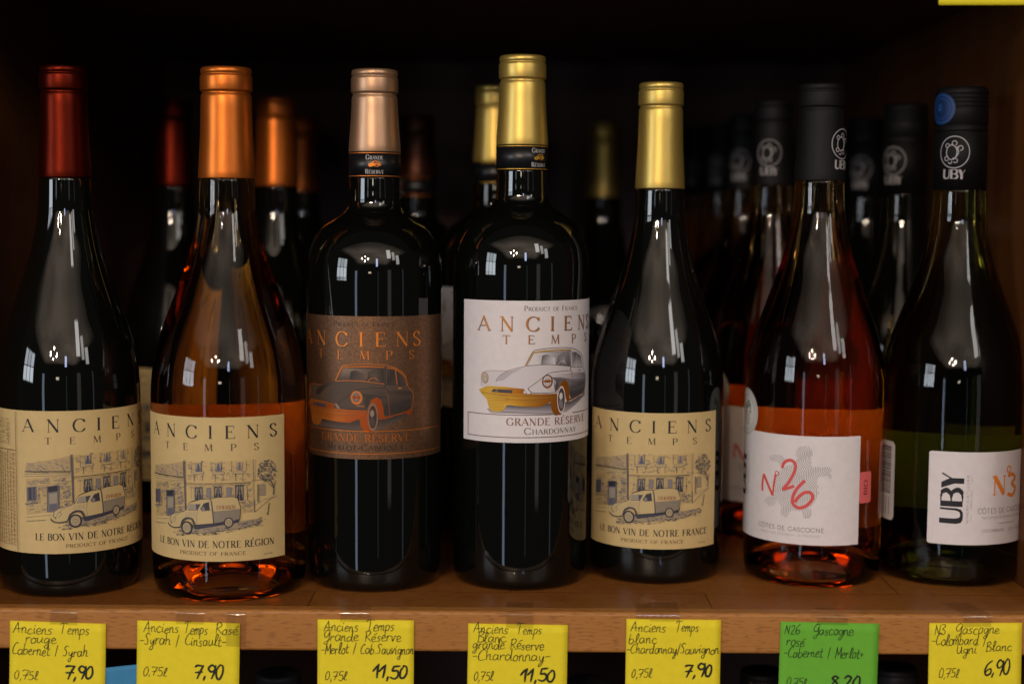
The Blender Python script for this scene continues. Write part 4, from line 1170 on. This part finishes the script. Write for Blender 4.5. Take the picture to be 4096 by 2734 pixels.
# ---------------------------------------------------------------- price tags on the shelf edge
def price_tag(name, label, U0, U1, Vt, tilt, paper_m, lines, tapes, zoff=0.0, height=.056, yy=-.0009, group='handwritten price tags along the shelf edge', seed=1):
    a = on_front(U0, Vt, yy); b = on_front(U1, Vt, yy); w = (b.x - a.x) * 1000
    root = thing(name, label, 'price tag', (a.x, yy, a.z), 0, group)
    root.rotation_euler = (0, R_(tilt), 0)
    q = random.Random(seed); N, Mz = 14, 12; V, F = [], []
    hh = height * 1000
    curl = q.uniform(-.6, .9)

    def fn(u, v, lift):
        # hangs from the board and bows slightly where it clears it
        t = max(0.0, (-v - 20) / (hh - 20)); s = u / w - .5
        return (u / 1000, -(lift + .0012 * t * t * (1 + curl * s) + .0004 * t * (2 * s) ** 2), v / 1000)
    for lift in (0, -.00012):
        for j in range(Mz + 1):
            for i in range(N + 1):
                V.append(fn(w * i / N, -hh * j / Mz, lift))
    n1 = (N + 1) * (Mz + 1)
    for j in range(Mz):
        for i in range(N):
            k = j * (N + 1) + i; F.append((k, k + N + 1, k + N + 2, k + 1)); F.append((n1 + k, n1 + k + 1, n1 + k + N + 2, n1 + k + N + 1))
    for i in range(N):
        F.append((i, i + 1, n1 + i + 1, n1 + i)); k = Mz * (N + 1) + i; F.append((k, n1 + k, n1 + k + 1, k + 1))
    for j in range(Mz):
        k = j * (N + 1); F.append((k, n1 + k, n1 + k + N + 1, k + N + 1)); k += N; F.append((k, k + N + 1, n1 + k + N + 1, n1 + k))
    pap = mesh_obj('paper', V, F, paper_m, root, True)
    art = Art(); mm = w / (U1 - U0)
    for i, (s, x, base, wd, size, pen) in enumerate(lines):
        col = (24, 28, 18)
        handwrite(art, s, (x - U0) * mm, -(base - Vt) * mm, size * mm, wd * mm, pen, col, seed * 17 + i)
    if lines:
        art.build('ink', 'handwriting', pap, fn, base=.00005)
    for (t0, t1, up, dn, sk) in tapes:
        tp = [(t0 - U0) * mm / 1000, (t1 - U0) * mm / 1000]
        zt0 = .0008 - a.z - .0016; rr = .0016
        path = [(-.00045, -dn / 1000), (-.0005, .0005)] + [(-.0005 + rr * (1 - math.cos(t)), zt0 + rr * math.sin(t)) for t in (0, .2, .4, .6, .8, 1.0, 1.2, 1.4, 1.571)] + [(.004, zt0 + rr * .98), (up / 1000, -a.z + .0007)]
        Vt_, Ft_ = [], []
        for y, z in path:
            sh = sk / 1000 * max(0, y) * 1000 / up
            Vt_ += [(tp[0] + sh, y - yy * (y > .001), z), (tp[1] + sh, y - yy * (y > .001), z)]
        for j in range(len(path) - 1):
            Ft_.append((2 * j, 2 * j + 1, 2 * j + 3, 2 * j + 2))
        mesh_obj('tape', Vt_, Ft_, M['tape'], root, True)
    return root


P_ = .39; B_ = 1.02
price_tag('price_tag', 'yellow price tag reading rouge under the dark red wine bottle', 40, 424, 2480, 1.6, M['yellow'],
          [('Anciens', 52, 2530, 155, 46, P_), ('Temps', 238, 2527, 118, 46, P_), ('rouge', 100, 2568, 126, 44, P_), ('Cabernet / Syrah', 48, 2617, 304, 46, P_), ('0,75l', 57, 2717, 96, 36, .36), ('7,90', 262, 2708, 112, 52, B_)],
          [(200, 310, 9, 1, 0)], seed=1)
price_tag('price_tag', 'yellow price tag reading Rosé, Syrah and Cinsault', 549, 960, 2479, 1.3, M['yellow'],
          [('Anciens', 574, 2526, 140, 46, P_), ('Temps', 736, 2528, 94, 48, P_), ('Rosé', 860, 2526, 92, 46, P_), ('-Syrah / Cinsault-', 556, 2575, 350, 46, P_), ('0,75l', 573, 2703, 96, 36, .36), ('7,90', 780, 2706, 114, 54, B_)],
          [(705, 815, 9, 1, 0), (905, 985, 7, 12, 2)], seed=2)
price_tag('price_tag', 'yellow price tag reading grande Réserve, Merlot and Cab. Sauvignon', 1270, 1656, 2475, .2, M['yellow'],
          [('Anciens', 1296, 2523, 136, 46, P_), ('Temps', 1464, 2520, 112, 46, P_), ('Grande Réserve', 1292, 2563, 312, 46, P_), ('-Merlot / Cab.Sauvignon', 1282, 2614, 374, 44, P_), ('0,75l', 1299, 2722, 88, 36, .36), ('11,50', 1490, 2710, 140, 50, B_)],
          [(1360, 1480, 10, 1, 0)], seed=3)
price_tag('price_tag', 'yellow price tag reading Blanc grande Réserve, Chardonnay', 1873, 2272, 2491, .6, M['yellow'],
          [('Anciens', 1894, 2530, 138, 44, P_), ('Temps', 2066, 2530, 100, 44, P_), ('Blanc', 1908, 2566, 116, 44, P_), ('grande Réserve', 1890, 2594, 288, 44, P_), ('-Chardonnay-', 1888, 2640, 316, 46, P_), ('0,75l', 1897, 2722, 78, 36, .36), ('11,50', 2085, 2722, 138, 48, B_)],
          [(2024, 2134, 20, 2, 0)], seed=4)
price_tag('price_tag', 'yellow price tag reading blanc, Chardonnay and Sauvignon', 2506, 2885, 2473, .3, M['yellow'],
          [('Anciens', 2524, 2524, 138, 44, P_), ('Temps', 2702, 2522, 92, 44, P_), ('blanc', 2514, 2572, 116, 42, P_), ('-Chardonnay/Sauvignon', 2506, 2612, 372, 42, P_), ('0,75l', 2528, 2712, 82, 36, .36), ('7,90', 2741, 2704, 112, 50, B_)],
          [(2600, 2720, 22, 1, 1), (2545, 2600, 18, 0, 1)], seed=5)
price_tag('price_tag', 'green price tag handwritten with 8,20', 3123, 3518, 2484, .8, M['green'],
          [('N26', 3140, 2535, 62, 40, P_), ('Gascogne', 3252, 2535, 162, 44, P_), ('rosé', 3146, 2582, 76, 42, P_), ('-Cabernet / Merlot+', 3138, 2628, 320, 44, P_), ('0,75l', 3152, 2748, 82, 36, .36), ('8,20', 3330, 2750, 118, 50, B_)],
          [(3265, 3390, 14, 1, 3)], seed=6)
price_tag('price_tag', 'yellow price tag reading N3, Colombard and Ugni Blanc', 3717, 4089, 2490, -.6, M['yellow'],
          [('N3', 3738, 2537, 44, 40, P_), ('Gascogne', 3822, 2534, 176, 44, P_), ('-Colombard /', 3726, 2580, 220, 46, P_), ('Ugni', 3826, 2616, 82, 42, P_), ('Blanc', 3944, 2604, 106, 42, P_), ('0,75l', 3758, 2712, 80, 36, .36), ('6,90', 3938, 2702, 104, 58, .85)],
          [(3852, 3964, 24, 2, -4)], seed=7)
tg = price_tag('price_tag', 'yellow price tag hanging from the upper shelf', 3757, 4130, -270, -.5, M['yellow'], [], [], height=.0354, seed=8)
bt = price_tag('price_tag', 'blue price tag peeping out between two yellow ones', 380, 600, 2673, -6.5, M['blue'], [], [], height=.03, yy=-.0005, seed=9)


# ---------------------------------------------------------------- bottles in the compartment below
for i, (U, yb, cm, lb) in enumerate(((1115, .10, 'cap_grey', 'dark grey capsule bottle below the shelf, beside the rosé price tag'),
                                     (2358, .09, 'cap_grey', 'dark grey capsule bottle below the shelf, between the Blanc tags'),
                                     (3580, .12, 'cap_grey', 'dark capsule bottle below the shelf, beside the green tag'),
                                     (3050, .11, 'cap_black', 'black capsule bottle with gold vine emblem below the shelf'))):
    p = on_front(U, 2690, yb)
    z0 = -.38
    B = make_bottle('wine_bottle', lb, 'bottles in the compartment below', Vector((p.x, p.y, 0)), .038, .318, .25, BORD, M['dark'], M[cm])
    B.root.location.z = z0
    if i == 3:
        a = Art(); q = random.Random(2)
        for _ in range(60):
            a.ellipse(q.gauss(-4, 4), q.gauss(0, 3.5), q.uniform(.5, 1.1), q.uniform(.4, .9), q.choice([(190, 150, 80), (150, 110, 50), (210, 196, 170), (110, 80, 40)]), n=8)
        a.build('ink', 'vine_emblem', B.cap, wrap(B.rn + .0004, .305, 0), base=.0002)
